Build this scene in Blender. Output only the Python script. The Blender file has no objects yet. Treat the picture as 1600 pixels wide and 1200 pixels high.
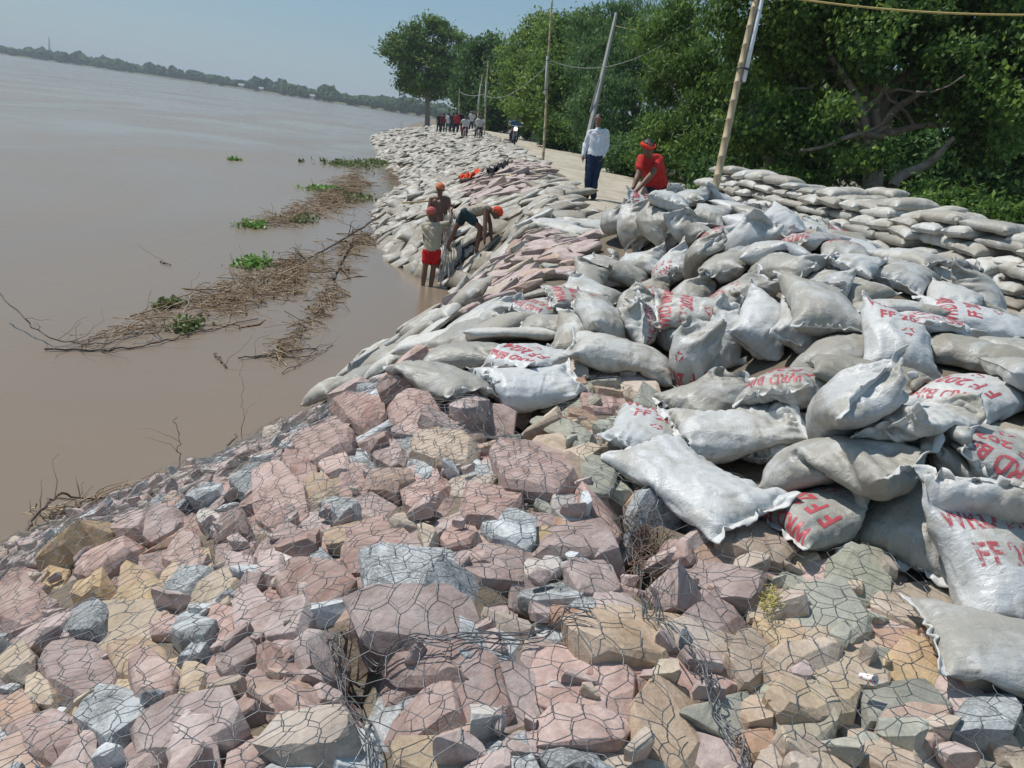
import bpy, bmesh, math, random, time
import numpy as np
from mathutils import Vector, Matrix, noise
from mathutils.bvhtree import BVHTree
T_START = time.time()
# ------------------------------------------------------------------ camera, sky, sun
CAM_H = 3.1; FOC = 1200.0; ROLL = math.radians(8.15); PITCH = math.radians(18.5); HAZE_D = 0.0004
scene = bpy.context.scene
COL = scene.collection
cam_d = bpy.data.cameras.new("camera"); cam = bpy.data.objects.new("camera", cam_d); COL.objects.link(cam)
cam_d.sensor_width = 36.0; cam_d.lens = 36.0 * FOC / 1600.0
cam_d.clip_start = 0.05; cam_d.clip_end = 9000
cam.location = (0, 0, CAM_H)
_f = Vector((0, math.cos(PITCH), -math.sin(PITCH))); _u = Vector((0, math.sin(PITCH), math.cos(PITCH))); _r = Vector((1, 0, 0))
# the phone was held tilted: the horizon falls to the right
_r2 = math.cos(ROLL) * _r + math.sin(ROLL) * _u
_u2 = -math.sin(ROLL) * _r + math.cos(ROLL) * _u
cam.rotation_euler = Matrix((_r2, _u2, -_f)).transposed().to_euler()
scene.camera = cam
SUN_EL = math.radians(58); SUN_AZ = math.radians(-60)      # azimuth from +Y towards +X
world = bpy.data.worlds.new("World"); scene.world = world; world.use_nodes = True
wn = world.node_tree.nodes; wl = world.node_tree.links
bg = wn["Background"]; sky = wn.new("ShaderNodeTexSky"); sky.sky_type = 'NISHITA'; sky.sun_disc = False
sky.sun_elevation = SUN_EL; sky.sun_rotation = SUN_AZ; sky.altitude = 50
sky.air_density = 1.2; sky.dust_density = 0.35; sky.ozone_density = 1.5
hz = wn.new("ShaderNodeMix"); hz.data_type = 'RGBA'; hz.inputs[0].default_value = .72       # humid air: the blue is even and greyish
hz.inputs[7].default_value = (1.8, 3.2, 4.6, 1); wl.new(sky.outputs[0], hz.inputs[6]); wl.new(hz.outputs[2], bg.inputs[0]); bg.inputs[1].default_value = 0.09
sun_d = bpy.data.lights.new("sun", 'SUN'); sun = bpy.data.objects.new("sun", sun_d); COL.objects.link(sun)
sun_d.energy = 3.7; sun_d.angle = math.radians(0.5); sun_d.color = (1.0, 0.955, 0.89)
SUN_DIR = Vector((math.sin(SUN_AZ) * math.cos(SUN_EL), math.cos(SUN_AZ) * math.cos(SUN_EL), math.sin(SUN_EL)))
sun.rotation_euler = SUN_DIR.to_track_quat('Z', 'Y').to_euler(); sun.location = (0, 0, 40)
scene.view_settings.view_transform = 'Standard'; scene.view_settings.look = 'None'
scene.view_settings.gamma = 1; scene.view_settings.exposure = 0.22
scene.render.engine = 'CYCLES'
scene.cycles.max_bounces = 7; scene.cycles.diffuse_bounces = 3; scene.cycles.glossy_bounces = 3
scene.cycles.transparent_max_bounces = 12; scene.cycles.transmission_bounces = 3
try: scene.cycles.use_denoising = True
except Exception: pass

# ------------------------------------------------------------------ geometry helpers
def ray(px, py):
    a, b = px - 800.0, py - 600.0
    u = math.cos(ROLL) * a + math.sin(ROLL) * b; v = -math.sin(ROLL) * a + math.cos(ROLL) * b
    return np.array([u / FOC, math.cos(PITCH) - v / FOC * math.sin(PITCH), -v / FOC * math.cos(PITCH) - math.sin(PITCH)])
def at_z(px, py, z):
    d = ray(px, py); t = (z - CAM_H) / d[2]; return Vector((d[0] * t, d[1] * t, z))
def at_d(px, py, Z):
    d = ray(px, py) * Z; return Vector((d[0], d[1], d[2] + CAM_H))
def project(P):
    P = np.asarray(P, float); x, y, z = P[..., 0], P[..., 1], P[..., 2] - CAM_H
    Z = y * math.cos(PITCH) - z * math.sin(PITCH); Z = np.where(np.abs(Z) < 1e-3, 1e-3, Z)
    u = x / Z * FOC; v = -(y * math.sin(PITCH) + z * math.cos(PITCH)) / Z * FOC
    return 800 + math.cos(ROLL) * u - math.sin(ROLL) * v, 600 + math.sin(ROLL) * u + math.cos(ROLL) * v, Z
def sstep(a, b, x):
    t = np.clip((np.asarray(x, float) - a) / (b - a), 0, 1); return t * t * (3 - 2 * t)
def vnoise(x, y, seed=0):
    """smooth value noise, numpy"""
    x = np.asarray(x, float); y = np.asarray(y, float)
    xi = np.floor(x).astype(np.int64); yi = np.floor(y).astype(np.int64); fx = x - xi; fy = y - yi
    fx = fx * fx * (3 - 2 * fx); fy = fy * fy * (3 - 2 * fy)
    def h(i, j):
        n = (i * 374761393 + j * 668265263 + seed * 1442695041) & 0xffffffff
        n = ((n ^ (n >> 13)) * 1274126177) & 0xffffffff
        return ((n ^ (n >> 16)) & 0xffff) / 65535.0
    return (h(xi, yi) * (1 - fx) + h(xi + 1, yi) * fx) * (1 - fy) + (h(xi, yi + 1) * (1 - fx) + h(xi + 1, yi + 1) * fx) * fy - 0.5
SH_Y = [-6, 1, 2.5, 4.25, 4.98, 5.4, 6.1, 7.5, 8.9, 10.2, 11.2, 12.6, 13.8, 14.6, 15.6, 19, 22.9, 26, 34.2, 48.5, 80, 120, 176, 254, 400, 3000]
SH_X = [-3.9, -3.6, -3.5, -3.15, -2.78, -2.45, -2.2, -2.03, -1.95, -1.4, -1.2, -1.05, -1.1, -1.5, -2.5, -3.7, -4.45, -5.14, -5.64, -9.7, -17.2, -23, -30, -41, -58, -300]
CR_Y = [-6, 1.5, 2.3, 3.6, 6.9, 10, 14, 18, 24, 38, 62, 90, 130, 200, 400, 3000]
CR_X = [-0.5, -0.3, -0.1, -0.2, 0.15, 0.0, 0.1, 0.25, 0.0, -1.9, -5.6, -9.6, -15, -26, -50, -290]
CZ_Y = [-6, 1.5, 4, 7, 15, 24, 40, 80, 3000]
CZ_Z = [1.72, 1.74, 1.72, 1.74, 1.84, 1.92, 2.02, 2.12, 2.15]
TRENCH = [(570, 1060, .12, .30), (600, 1140, .10, .28), (545, 1015, .07, .22), (993, 885, .10, .42), (1008, 940, .10, .42), (985, 838, .07, .30), (800, 690, .17, .55), (830, 650, .16, .4), (1135, 1000, .06, .16),
          (810, 985, .07, .26), (1065, 855, .10, .14)]
TR = [(at_z(a, b, 1.6), r, d) for a, b, r, d in TRENCH]
def T(x, y):
    x = np.asarray(x, float); y = np.asarray(y, float)
    xs = np.interp(y, SH_Y, SH_X); xc = np.interp(y, CR_Y, CR_X); zc = np.interp(y, CZ_Y, CZ_Z)
    w = np.maximum(xc - xs, .5); t = (x - xs) / w
    z = np.where(t < 0, np.maximum(t * w * .55, -1.6), zc * np.clip(t, 0, 1) ** .92)
    # rounded shoulder, then the flat top
    z = np.where(t > .8, zc * (1 - .19 * (1 - sstep(.8, 1.15, t)) ** 1.0 * 1.0) , z) if False else z
    z = z - .05 * np.exp(-((t - 1) / .12) ** 2)
    # pile of bags on the right stands on a low heap
    heap = (.36 + .12 * sstep(1.7, 2.4, x)) * sstep(1.0, 1.9, x) * sstep(2.3, 3.3, y) * (1 - sstep(9.0, 11.0, y)) * (1 - .5 * sstep(2.8, 4.2, x))
    heap = heap + .20 * sstep(.9, 1.7, x) * sstep(4.4, 6.0, y) * (1 - sstep(8.2, 10.2, y)) * (1 - sstep(2.8, 4.2, x))
    heap = heap + .38 * np.exp(-((x - 1.4) / .8) ** 2 - ((y - 9.0) / .95) ** 2)
    # heaped stone patch on the slope further on
    heap = heap + .30 * np.exp(-((x + 1.0) / 1.3) ** 2 - ((y - 22) / 4.0) ** 2)
    # land falls away behind the trees on the right
    fall = sstep(7.5, 16, x) * 1.3 * (1 - sstep(20, 40, y)) + sstep(6.5, 14, x - np.interp(y, CR_Y, CR_X)) * 1.3 * sstep(20, 40, y)
    z = z + heap - fall
    z = z + .03 * vnoise(x * 1.7, y * 1.7, 3) * sstep(-.1, .3, t)
    for c, r, d in TR:
        z = z - d * np.exp(-(((x - c.x) ** 2 + (y - c.y) ** 2) / r ** 2) ** 1.5)
    return z
def tnormal(x, y, e=.12):
    n = Vector((-(float(T(x + e, y)) - float(T(x - e, y))) / (2 * e), -(float(T(x, y + e)) - float(T(x, y - e))) / (2 * e), 1.0)); n.normalize(); return n
def at_t(px, py, dz=0.0, H=T):
    """point of the ground seen at that spot"""
    d = ray(px, py); ts = np.concatenate([np.arange(.6, 20, .02), np.arange(20, 200, .25)])
    X = d[0] * ts; Y = d[1] * ts; Zz = CAM_H + d[2] * ts
    k = np.argmax(Zz < H(X, Y) + dz); return Vector((X[k], Y[k], float(Zz[k])))

def tag(o, label=None, cat=None, group=None, kind=None):
    if label: o['label'] = label
    if cat: o['category'] = cat
    if group: o['group'] = group
    if kind: o['kind'] = kind
    return o
def mesh_np(name, verts, faces, smooth=True, mat=None):
    """verts (n,3) array, faces: (m,k) array or list of such arrays"""
    if not isinstance(faces, list): faces = [faces]
    me = bpy.data.meshes.new(name); verts = np.ascontiguousarray(verts, dtype=np.float32)
    me.vertices.add(len(verts)); me.vertices.foreach_set("co", verts.ravel())
    li = np.concatenate([f.ravel() for f in faces]).astype(np.int32)
    tot = np.concatenate([np.full(len(f), f.shape[1]) for f in faces]).astype(np.int32)
    me.loops.add(len(li)); me.loops.foreach_set("vertex_index", li)
    me.polygons.add(len(tot)); st = np.concatenate([[0], np.cumsum(tot)[:-1]]).astype(np.int32)
    me.polygons.foreach_set("loop_start", st); me.polygons.foreach_set("loop_total", tot)
    me.polygons.foreach_set("use_smooth", np.full(len(tot), smooth, dtype=bool))
    me.update(calc_edges=True)
    if mat: me.materials.append(mat)
    return me
def link(name, me, parent=None, loc=None):
    o = bpy.data.objects.new(name, me); COL.objects.link(o)
    if parent: o.parent = parent
    if loc is not None: o.location = loc
    return o
def empty(name, loc=(0, 0, 0), rz=0):
    o = bpy.data.objects.new(name, None); COL.objects.link(o); o.location = loc; o.rotation_euler = (0, 0, rz); o.empty_display_size = .1
    return o
def tubes(paths, sides=5):
    """paths: list of (points (n,3), radii scalar or (n,)) -> verts, faces"""
    VV, FF = [], []; base = 0
    ang = np.arange(sides) / sides * 2 * np.pi; ca, sa = np.cos(ang), np.sin(ang)
    for P, r in paths:
        P = np.asarray(P, float); n = len(P)
        if n < 2: continue
        r = np.broadcast_to(np.asarray(r, float), (n,))
        t = np.gradient(P, axis=0); t /= np.linalg.norm(t, axis=1, keepdims=True) + 1e-9
        ref = np.array([0, 0, 1.]) if abs(t[0, 2]) < .8 else np.array([1., 0, 0])
        a = np.cross(t, ref); a /= np.linalg.norm(a, axis=1, keepdims=True) + 1e-9; b = np.cross(t, a)
        V = P[:, None] + r[:, None, None] * (a[:, None] * ca[None, :, None] + b[:, None] * sa[None, :, None])
        VV.append(V.reshape(-1, 3)); i = np.arange(n - 1)[:, None] * sides; j = np.arange(sides)[None]; k = (j + 1) % sides
        FF.append((np.stack([i + j, i + k, i + sides + k, i + sides + j], -1).reshape(-1, 4)) + base); base += n * sides
    return np.concatenate(VV), np.concatenate(FF)

# ------------------------------------------------------------------ materials
def mat(name):
    m = bpy.data.materials.new(name); m.use_nodes = True; return m, m.node_tree.nodes, m.node_tree.links, m.node_tree.nodes["Principled BSDF"]
def coords(n, l, scale=(1, 1, 1), kind='Object', offset_random=True):
    tc = n.new("ShaderNodeTexCoord"); mp = n.new("ShaderNodeMapping"); mp.inputs['Scale'].default_value = scale
    l.new(tc.outputs[kind], mp.inputs[0])
    if offset_random:
        oi = n.new("ShaderNodeObjectInfo"); mu = n.new("ShaderNodeMath"); mu.operation = 'MULTIPLY'; mu.inputs[1].default_value = 37.0
        l.new(oi.outputs['Random'], mu.inputs[0]); l.new(mu.outputs[0], mp.inputs['Location'])
    return mp.outputs[0]
def noise_n(n, l, vec, scale, detail=4, rough=.6, dist=0):
    t = n.new("ShaderNodeTexNoise"); t.inputs['Scale'].default_value = scale; t.inputs['Detail'].default_value = detail
    t.inputs['Roughness'].default_value = rough; t.inputs['Distortion'].default_value = dist
    l.new(vec, t.inputs['Vector']); return t.outputs['Fac']
def ramp(n, l, fac, stops):
    r = n.new("ShaderNodeValToRGB"); e = r.color_ramp.elements
    while len(e) < len(stops): e.new(.5)
    for k, (p, c) in enumerate(stops):
        e[k].position = p; e[k].color = (*c, 1) if len(c) == 3 else c
    l.new(fac, r.inputs[0]); return r.outputs[0]
def mix(n, l, fac, a, b, blend='MIX'):
    m = n.new("ShaderNodeMix"); m.data_type = 'RGBA'; m.blend_type = blend
    for s, v in ((m.inputs[0], fac), (m.inputs[6], a), (m.inputs[7], b)):
        if hasattr(v, 'links'): l.new(v, s)
        elif isinstance(v, (int, float)): s.default_value = v
        else: s.default_value = (*v, 1)
    return m.outputs[2]
def bump(n, l, bsdf, h, strength=.4, dist=.01, prev=None):
    b = n.new("ShaderNodeBump"); b.inputs['Strength'].default_value = strength; b.inputs['Distance'].default_value = dist
    l.new(h, b.inputs['Height'])
    if prev: l.new(prev, b.inputs['Normal'])
    l.new(b.outputs[0], bsdf.inputs['Normal']); return b.outputs[0]
def maprange(n, l, v, a, b, c, d):
    m = n.new("ShaderNodeMapRange"); m.inputs[1].default_value = a; m.inputs[2].default_value = b; m.inputs[3].default_value = c; m.inputs[4].default_value = d
    l.new(v, m.inputs[0]); return m.outputs[0]
def obj_random(n):
    return n.new("ShaderNodeObjectInfo").outputs['Random']
def simple(name, col, rough=.7, var=.25, nscale=8, bumpd=0.0, bscale=40, metal=0.0, spec=.4):
    m, n, l, p = mat(name); v = coords(n, l)
    f = noise_n(n, l, v, nscale, 5)
    c = ramp(n, l, f, [(.3, tuple(x * (1 - var) for x in col)), (.7, tuple(min(1, x * (1 + var)) for x in col))])
    l.new(c, p.inputs['Base Color']); p.inputs['Roughness'].default_value = rough; p.inputs['Metallic'].default_value = metal
    p.inputs['Specular IOR Level'].default_value = spec
    if bumpd: bump(n, l, p, noise_n(n, l, v, bscale, 4), .5, bumpd)
    return m
def bag_material(name, base, dirt, dirt_amt, rough=.42, tone=False):
    m, n, l, p = mat(name); v = coords(n, l)
    f = noise_n(n, l, v, 4.5, 6, .65, .6)
    o = obj_random(n)
    lo = maprange(n, l, o, 0, 1, dirt_amt + .10, dirt_amt - .12)
    s = n.new("ShaderNodeMath"); s.operation = 'SUBTRACT'; l.new(f, s.inputs[0]); l.new(lo, s.inputs[1])
    k = maprange(n, l, s.outputs[0], -.03, .11, 1, 0)
    c = mix(n, l, k, base, dirt)
    f2 = noise_n(n, l, v, 22, 5, .7, 1.5); k2 = maprange(n, l, f2, .58, .70, 0, .6)
    c = mix(n, l, k2, c, tuple(x * .55 for x in dirt))
    if tone:
        at = n.new("ShaderNodeAttribute"); at.attribute_name = 'tone'; o = at.outputs['Fac']; c = mix(n, l, maprange(n, l, o, .0, .35, .75, 0), c, dirt)
    br = maprange(n, l, o, 0, 1, .72 if tone else .88, 1.12 if tone else 1.08); hs = n.new("ShaderNodeHueSaturation"); l.new(br, hs.inputs['Value']); l.new(c, hs.inputs['Color'])
    l.new(hs.outputs[0], p.inputs['Base Color'])
    r = maprange(n, l, f, .35, .65, rough + .12, rough - .06); l.new(r, p.inputs['Roughness'])
    p.inputs['Specular IOR Level'].default_value = .5
    # fine crinkles of the woven plastic
    v2 = coords(n, l, (1, 2.6, 1.5)); w = noise_n(n, l, v2, 16, 5, .6, 1.2)
    b1 = bump(n, l, p, w, .40, .016)
    v3 = coords(n, l, (3.2, 1, 1.5)); w3 = noise_n(n, l, v3, 26, 3, .6, .8)
    bump(n, l, p, w3, .28, .008, prev=b1)
    return m
# ------------------------------------------------------------------ ground, road, river
def ground_material():
    m, n, l, p = mat("ground_soil"); v = coords(n, l, offset_random=False)
    f = noise_n(n, l, v, .9, 8, .65); c = ramp(n, l, f, [(.3, (.11, .085, .06)), (.55, (.19, .155, .115)), (.75, (.27, .23, .175))])
    l.new(c, p.inputs['Base Color']); p.inputs['Roughness'].default_value = .95
    bump(n, l, p, noise_n(n, l, v, 25, 6, .7), .8, .02); return m
sv = np.concatenate([[-3000, -1500, -700, -300, -150, -80, -40, -25, -15, -10, -8], np.arange(-6.5, 7, .09), np.arange(7, 12, .3), [13, 15, 17, 20, 24, 30, 40, 60, 100, 200, 500, 1200, 3000]])
yv = np.concatenate([[-300, -60, -20, -8, -4], np.arange(-2, 14, .09), np.arange(14, 30, .25), np.arange(30, 100, 1.5), [110, 125, 150, 180, 220, 300, 400, 600, 1000, 2000, 5000]])
SV, YV = np.meshgrid(sv, yv, indexing='ij'); XV = SV + np.interp(YV, CR_Y, CR_X)
ZV = T(XV, YV)
ni, nj = SV.shape; ii = (np.arange(ni - 1)[:, None] * nj + np.arange(nj - 1)[None]).ravel()
gme = mesh_np("ground", np.stack([XV, YV, ZV], -1).reshape(-1, 3), np.stack([ii, ii + nj, ii + nj + 1, ii + 1], -1), True, ground_material())
tag(link("ground", gme), kind='structure')

def road_material():
    m, n, l, p = mat("road_sand"); v = coords(n, l, offset_random=False)
    f = noise_n(n, l, v, 1.1, 8, .62); c = ramp(n, l, f, [(.28, (.30, .255, .19)), (.5, (.42, .37, .29)), (.72, (.50, .455, .375))])
    v2 = coords(n, l, (2.2, .25, 1), offset_random=False); f2 = noise_n(n, l, v2, 2.0, 5); c = mix(n, l, maprange(n, l, f2, .5, .65, 0, .45), c, (.33, .27, .19))
    l.new(c, p.inputs['Base Color']); p.inputs['Roughness'].default_value = .95
    bump(n, l, p, noise_n(n, l, v, 18, 6, .7), .7, .02); return m
ys = np.concatenate([np.arange(9.6, 30, .15), np.arange(30, 105, .6)])
rl = np.interp(ys, [9.6, 12.8, 17.3, 23.7, 50, 66, 105], [1.5, 1.15, .75, .35, -2.6, -5.6, -11]) + .5 * vnoise(ys * .9, ys * 0, 5)
rr = np.interp(ys, [9.6, 12.8, 15.6, 27, 51, 66, 105], [2.4, 2.6, 3.0, 3.4, 1.8, -.6, -6]) + .6 * vnoise(ys * .7, ys * 0 + 9, 5)
tt = np.linspace(0, 1, 15); RX = rl[:, None] + (rr - rl)[:, None] * tt; RY = np.repeat(ys[:, None], 15, 1)
RZ = T(RX, RY) + .022 - .03 * (np.abs(tt - .5) * 2) ** 8 + .03 * vnoise(RX * 2.4, RY * .9, 8)
k = (np.arange(len(ys) - 1)[:, None] * 15 + np.arange(14)[None]).ravel()
tag(link("road", mesh_np("road", np.stack([RX, RY, RZ], -1).reshape(-1, 3), np.stack([k, k + 1, k + 16, k + 15], -1), True, road_material())), kind='structure')

def water_material():
    m, n, l, p = mat("river_water"); tc = n.new("ShaderNodeTexCoord")
    def mp(s, rot=0):
        q = n.new("ShaderNodeMapping"); q.inputs['Scale'].default_value = s; q.inputs['Rotation'].default_value = (0, 0, rot); l.new(tc.outputs['Object'], q.inputs[0]); return q.outputs[0]
    big = noise_n(n, l, mp((.03, .012, 1), .25), 1.0, 4, .6, .4)
    c = ramp(n, l, big, [(.3, (.195, .148, .106)), (.7, (.25, .193, .142))])
    l.new(c, p.inputs['Base Color']); p.inputs['IOR'].default_value = 1.33; p.inputs['Specular IOR Level'].default_value = .5
    rip = noise_n(n, l, mp((.8, 1.9, 1), .3), 1.6, 5, .55, .5)
    fine = noise_n(n, l, mp((1, 1.6, 1), .2), 7, 3, .5)
    patch = noise_n(n, l, mp((.10, .045, 1), .35), 1.0, 4, .6, .8)
    r = maprange(n, l, patch, .4, .65, .14, .30); l.new(r, p.inputs['Roughness'])
    st = maprange(n, l, patch, .35, .65, .05, .22)
    b = n.new("ShaderNodeBump"); b.inputs['Distance'].default_value = .05; l.new(rip, b.inputs['Height']); l.new(st, b.inputs['Strength'])
    b2 = n.new("ShaderNodeBump"); b2.inputs['Distance'].default_value = .006; b2.inputs['Strength'].default_value = .25; l.new(fine, b2.inputs['Height']); l.new(b.outputs[0], b2.inputs['Normal'])
    l.new(b2.outputs[0], p.inputs['Normal']); return m
wv = [(-6000, -500, 0), (60, -500, 0), (60, 4000, 0), (-6000, 4000, 0)]
tag(link("river_water", mesh_np("river_water", np.array(wv, float), np.array([[0, 1, 2, 3]]), False, water_material())), kind='structure')

# ------------------------------------------------------------------ rocks of the stone facing
def stone_material(name, cols, speckle=None, rough=.85, band=None):
    m, n, l, p = mat(name); v = coords(n, l)
    f = noise_n(n, l, v, 6, 9, .68, .9); c = ramp(n, l, f, [(.34, cols[0]), (.52, cols[1]), (.72, cols[2])])
    o = obj_random(n)
    if speckle:
        s = noise_n(n, l, v, 95, 3, .8); c = mix(n, l, maprange(n, l, s, .47, .6, 0, .8), c, speckle)
        s2 = noise_n(n, l, v, 3.0, 4, .6, 1); c = mix(n, l, maprange(n, l, s2, .5, .62, 0, .6), c, tuple(min(1, x * 1.9) for x in cols[2]))
    if band:
        vb = coords(n, l, (1.2, 1.2, 9)); s = noise_n(n, l, vb, 2.2, 4, .6, .5); c = mix(n, l, maprange(n, l, s, .5, .66, 0, .75), c, band)
    g = noise_n(n, l, v, 60, 4, .7); c = mix(n, l, .22, c, ramp(n, l, g, [(.3, (.12, .10, .09)), (.7, (.8, .75, .7))]), 'OVERLAY')
    hs = n.new("ShaderNodeHueSaturation"); l.new(c, hs.inputs['Color']); l.new(maprange(n, l, o, 0, 1, .76, 1.14), hs.inputs['Value'])
    o2 = n.new("ShaderNodeMath"); o2.operation = 'FRACT'; o3 = n.new("ShaderNodeMath"); o3.operation = 'MULTIPLY'; o3.inputs[1].default_value = 7.3; l.new(o, o3.inputs[0]); l.new(o3.outputs[0], o2.inputs[0])
    l.new(maprange(n, l, o2.outputs[0], 0, 1, .7, 1.2), hs.inputs['Saturation'])
    l.new(hs.outputs[0], p.inputs['Base Color']); p.inputs['Roughness'].default_value = rough; p.inputs['Specular IOR Level'].default_value = .3
    b1 = bump(n, l, p, noise_n(n, l, v, 11, 8, .7, .4), .8, .014)
    bump(n, l, p, noise_n(n, l, v, 70, 5, .7), .5, .003, prev=b1); return m
STONE = {
 'P': stone_material("pink_sandstone", [(.29, .195, .17), (.44, .33, .30), (.56, .455, .425)]),
 'O': stone_material("orange_sandstone", [(.33, .20, .14), (.45, .30, .215), (.52, .39, .31)], band=(.43, .31, .27)),
 'Y': stone_material("yellow_sandstone", [(.40, .295, .19), (.51, .405, .28), (.58, .49, .38)], band=(.47, .35, .27)),
 'G': stone_material("grey_granite", [(.14, .155, .16), (.25, .27, .28), (.38, .40, .41)], speckle=(.52, .54, .55)),
 'W': stone_material("white_stone", [(.42, .38, .35), (.55, .50, .46), (.66, .62, .58)]),
 'N': stone_material("green_shale", [(.26, .265, .22), (.37, .375, .31), (.46, .46, .39)], band=(.43, .37, .29)),
 'T': stone_material("tan_sandstone", [(.34, .26, .19), (.46, .37, .29), (.54, .46, .38)], band=(.44, .34, .28))}
KNAME = {'P': 'pink sandstone', 'O': 'rusty orange sandstone', 'Y': 'yellow ochre sandstone', 'G': 'grey speckled granite', 'W': 'whitish', 'N': 'grey green shale', 'T': 'pale tan sandstone'}
def rock_mesh(name, poly, thick, rng, detail=2, tilt=.12, bevel=.0022, top_shrink=.86):
    """poly: outline (n,2) in metres, local frame z up; angular broken stone"""
    n = len(poly); poly = np.asarray(poly, float); R = np.sqrt(np.abs(poly).max(0).prod())
    pts = []
    ta, tb = rng.normal(0, tilt, 2)
    for ring, (sc, z) in enumerate(((.80, -thick), (1.0, -thick * .38), (1.0, -thick * .12), (top_shrink, 0.0))):
        for q in poly:
            jj = rng.normal(0, .045, 2) * R; x, y = q * sc * (1 + rng.normal(0, .05)) + jj
            zz = z + rng.normal(0, .05) * thick + (x * ta + y * tb if ring > 1 else 0)
            pts.append((x, y, zz))
    for _ in range(2):
        q = rng.uniform(-.35, .35, 2) * np.abs(poly).max(0); pts.append((q[0], q[1], rng.uniform(0, .10) * thick + q[0] * ta + q[1] * tb))
    bm = bmesh.new(); vs = [bm.verts.new(q) for q in pts]
    r = bmesh.ops.convex_hull(bm, input=vs); dead = [g for g in r['geom_interior'] + r['geom_unused'] if isinstance(g, bmesh.types.BMVert) and g.is_valid]
    bmesh.ops.delete(bm, geom=list(set(dead)), context='VERTS')
    for _ in range(4):                                   # broken-off corners
        dz = rng.normal(0, 1, 3); dz[2] = abs(dz[2]) * .6 + .1; dz = Vector(dz).normalized(); mx = max(v.co.dot(dz) for v in bm.verts)
        g = bmesh.ops.bisect_plane(bm, geom=bm.verts[:] + bm.edges[:] + bm.faces[:], plane_co=dz * (mx - rng.uniform(.10, .26) * R * .6), plane_no=dz, clear_outer=True)
        bmesh.ops.holes_fill(bm, edges=[e for e in bm.edges if e.is_boundary], sides=0)
    bmesh.ops.dissolve_limit(bm, angle_limit=math.radians(7), verts=bm.verts[:], edges=bm.edges[:])
    bmesh.ops.bevel(bm, geom=bm.edges[:] , offset=bevel, segments=1, affect='EDGES', clamp_overlap=True, profile=.6)
    bmesh.ops.triangulate(bm, faces=bm.faces[:])
    for _ in range(detail):
        mx = .11 * R + .012
        ed = [e for e in bm.edges if e.calc_length() > mx]
        if ed: bmesh.ops.subdivide_edges(bm, edges=ed, cuts=1); bmesh.ops.triangulate(bm, faces=[f for f in bm.faces if len(f.verts) > 3])
    off = Vector(rng.uniform(0, 50, 3)); bm.normal_update()
    amp = .014 * R + .001
    for v in bm.verts:
        a = noise.noise(v.co * 9 + off) + .5 * noise.noise(v.co * 22 + off)
        v.co += v.normal * a * amp
    me = bpy.data.meshes.new(name); bm.to_mesh(me); bm.free(); me.shade_flat(); return me
rock_grid = []          # (world verts, tris) of every rock, for draping nets and bags
def put_rock(P, N, poly3, thick, kind, rng, lift, label=None, group=None, detail=2, tilt=.1):
    me = rock_mesh("rock", poly3, thick, rng, detail, tilt); me.materials.append(STONE[kind])
    o = link("rock", me); zx = Vector(N); ax = Vector((1, 0, 0)); ax = (ax - zx * ax.dot(zx)).normalized(); ay = zx.cross(ax)
    M = Matrix((ax, ay, zx)).transposed().to_4x4(); M.translation = P + zx * lift; o.matrix_world = M
    tag(o, label, 'rock', group)
    n = len(me.vertices); co = np.empty(n * 3, np.float32); me.vertices.foreach_get("co", co); co = co.reshape(-1, 3)
    W = co @ np.array(M.to_3x3()).T + np.array(M.translation)
    tri = np.empty(len(me.polygons) * 3, np.int32); me.polygons.foreach_get("vertices", tri)
    rock_grid.append((W, tri.reshape(-1, 3))); return o
def local_outline(px, py, w, h, ang, rng, P, N):
    """angular outline: ellipse seen in the photo laid on the ground plane at P with its real size"""
    k = rng.integers(6, 9); th = np.sort((np.arange(k) + rng.uniform(-.32, .32, k)) / k * 2 * np.pi)
    ax = Vector((1, 0, 0)); ax = (ax - N * ax.dot(N)).normalized(); ay = N.cross(ax); out = []
    a = math.radians(ang)
    for t in th:
        sx = math.copysign(abs(math.cos(t)) ** .75, math.cos(t)) * w * .53; sy = math.copysign(abs(math.sin(t)) ** .75, math.sin(t)) * h * .53
        qx = px + sx * math.cos(a) - sy * math.sin(a); qy = py + sx * math.sin(a) + sy * math.cos(a)
        d = Vector(ray(qx, qy)); c = Vector((0, 0, CAM_H)); s = (P - c).dot(N) / d.dot(N); q = c + d * s - P
        out.append((max(-.35, min(.35, q.dot(ax))), max(-.35, min(.35, q.dot(ay)))))
    return np.array(out)
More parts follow.
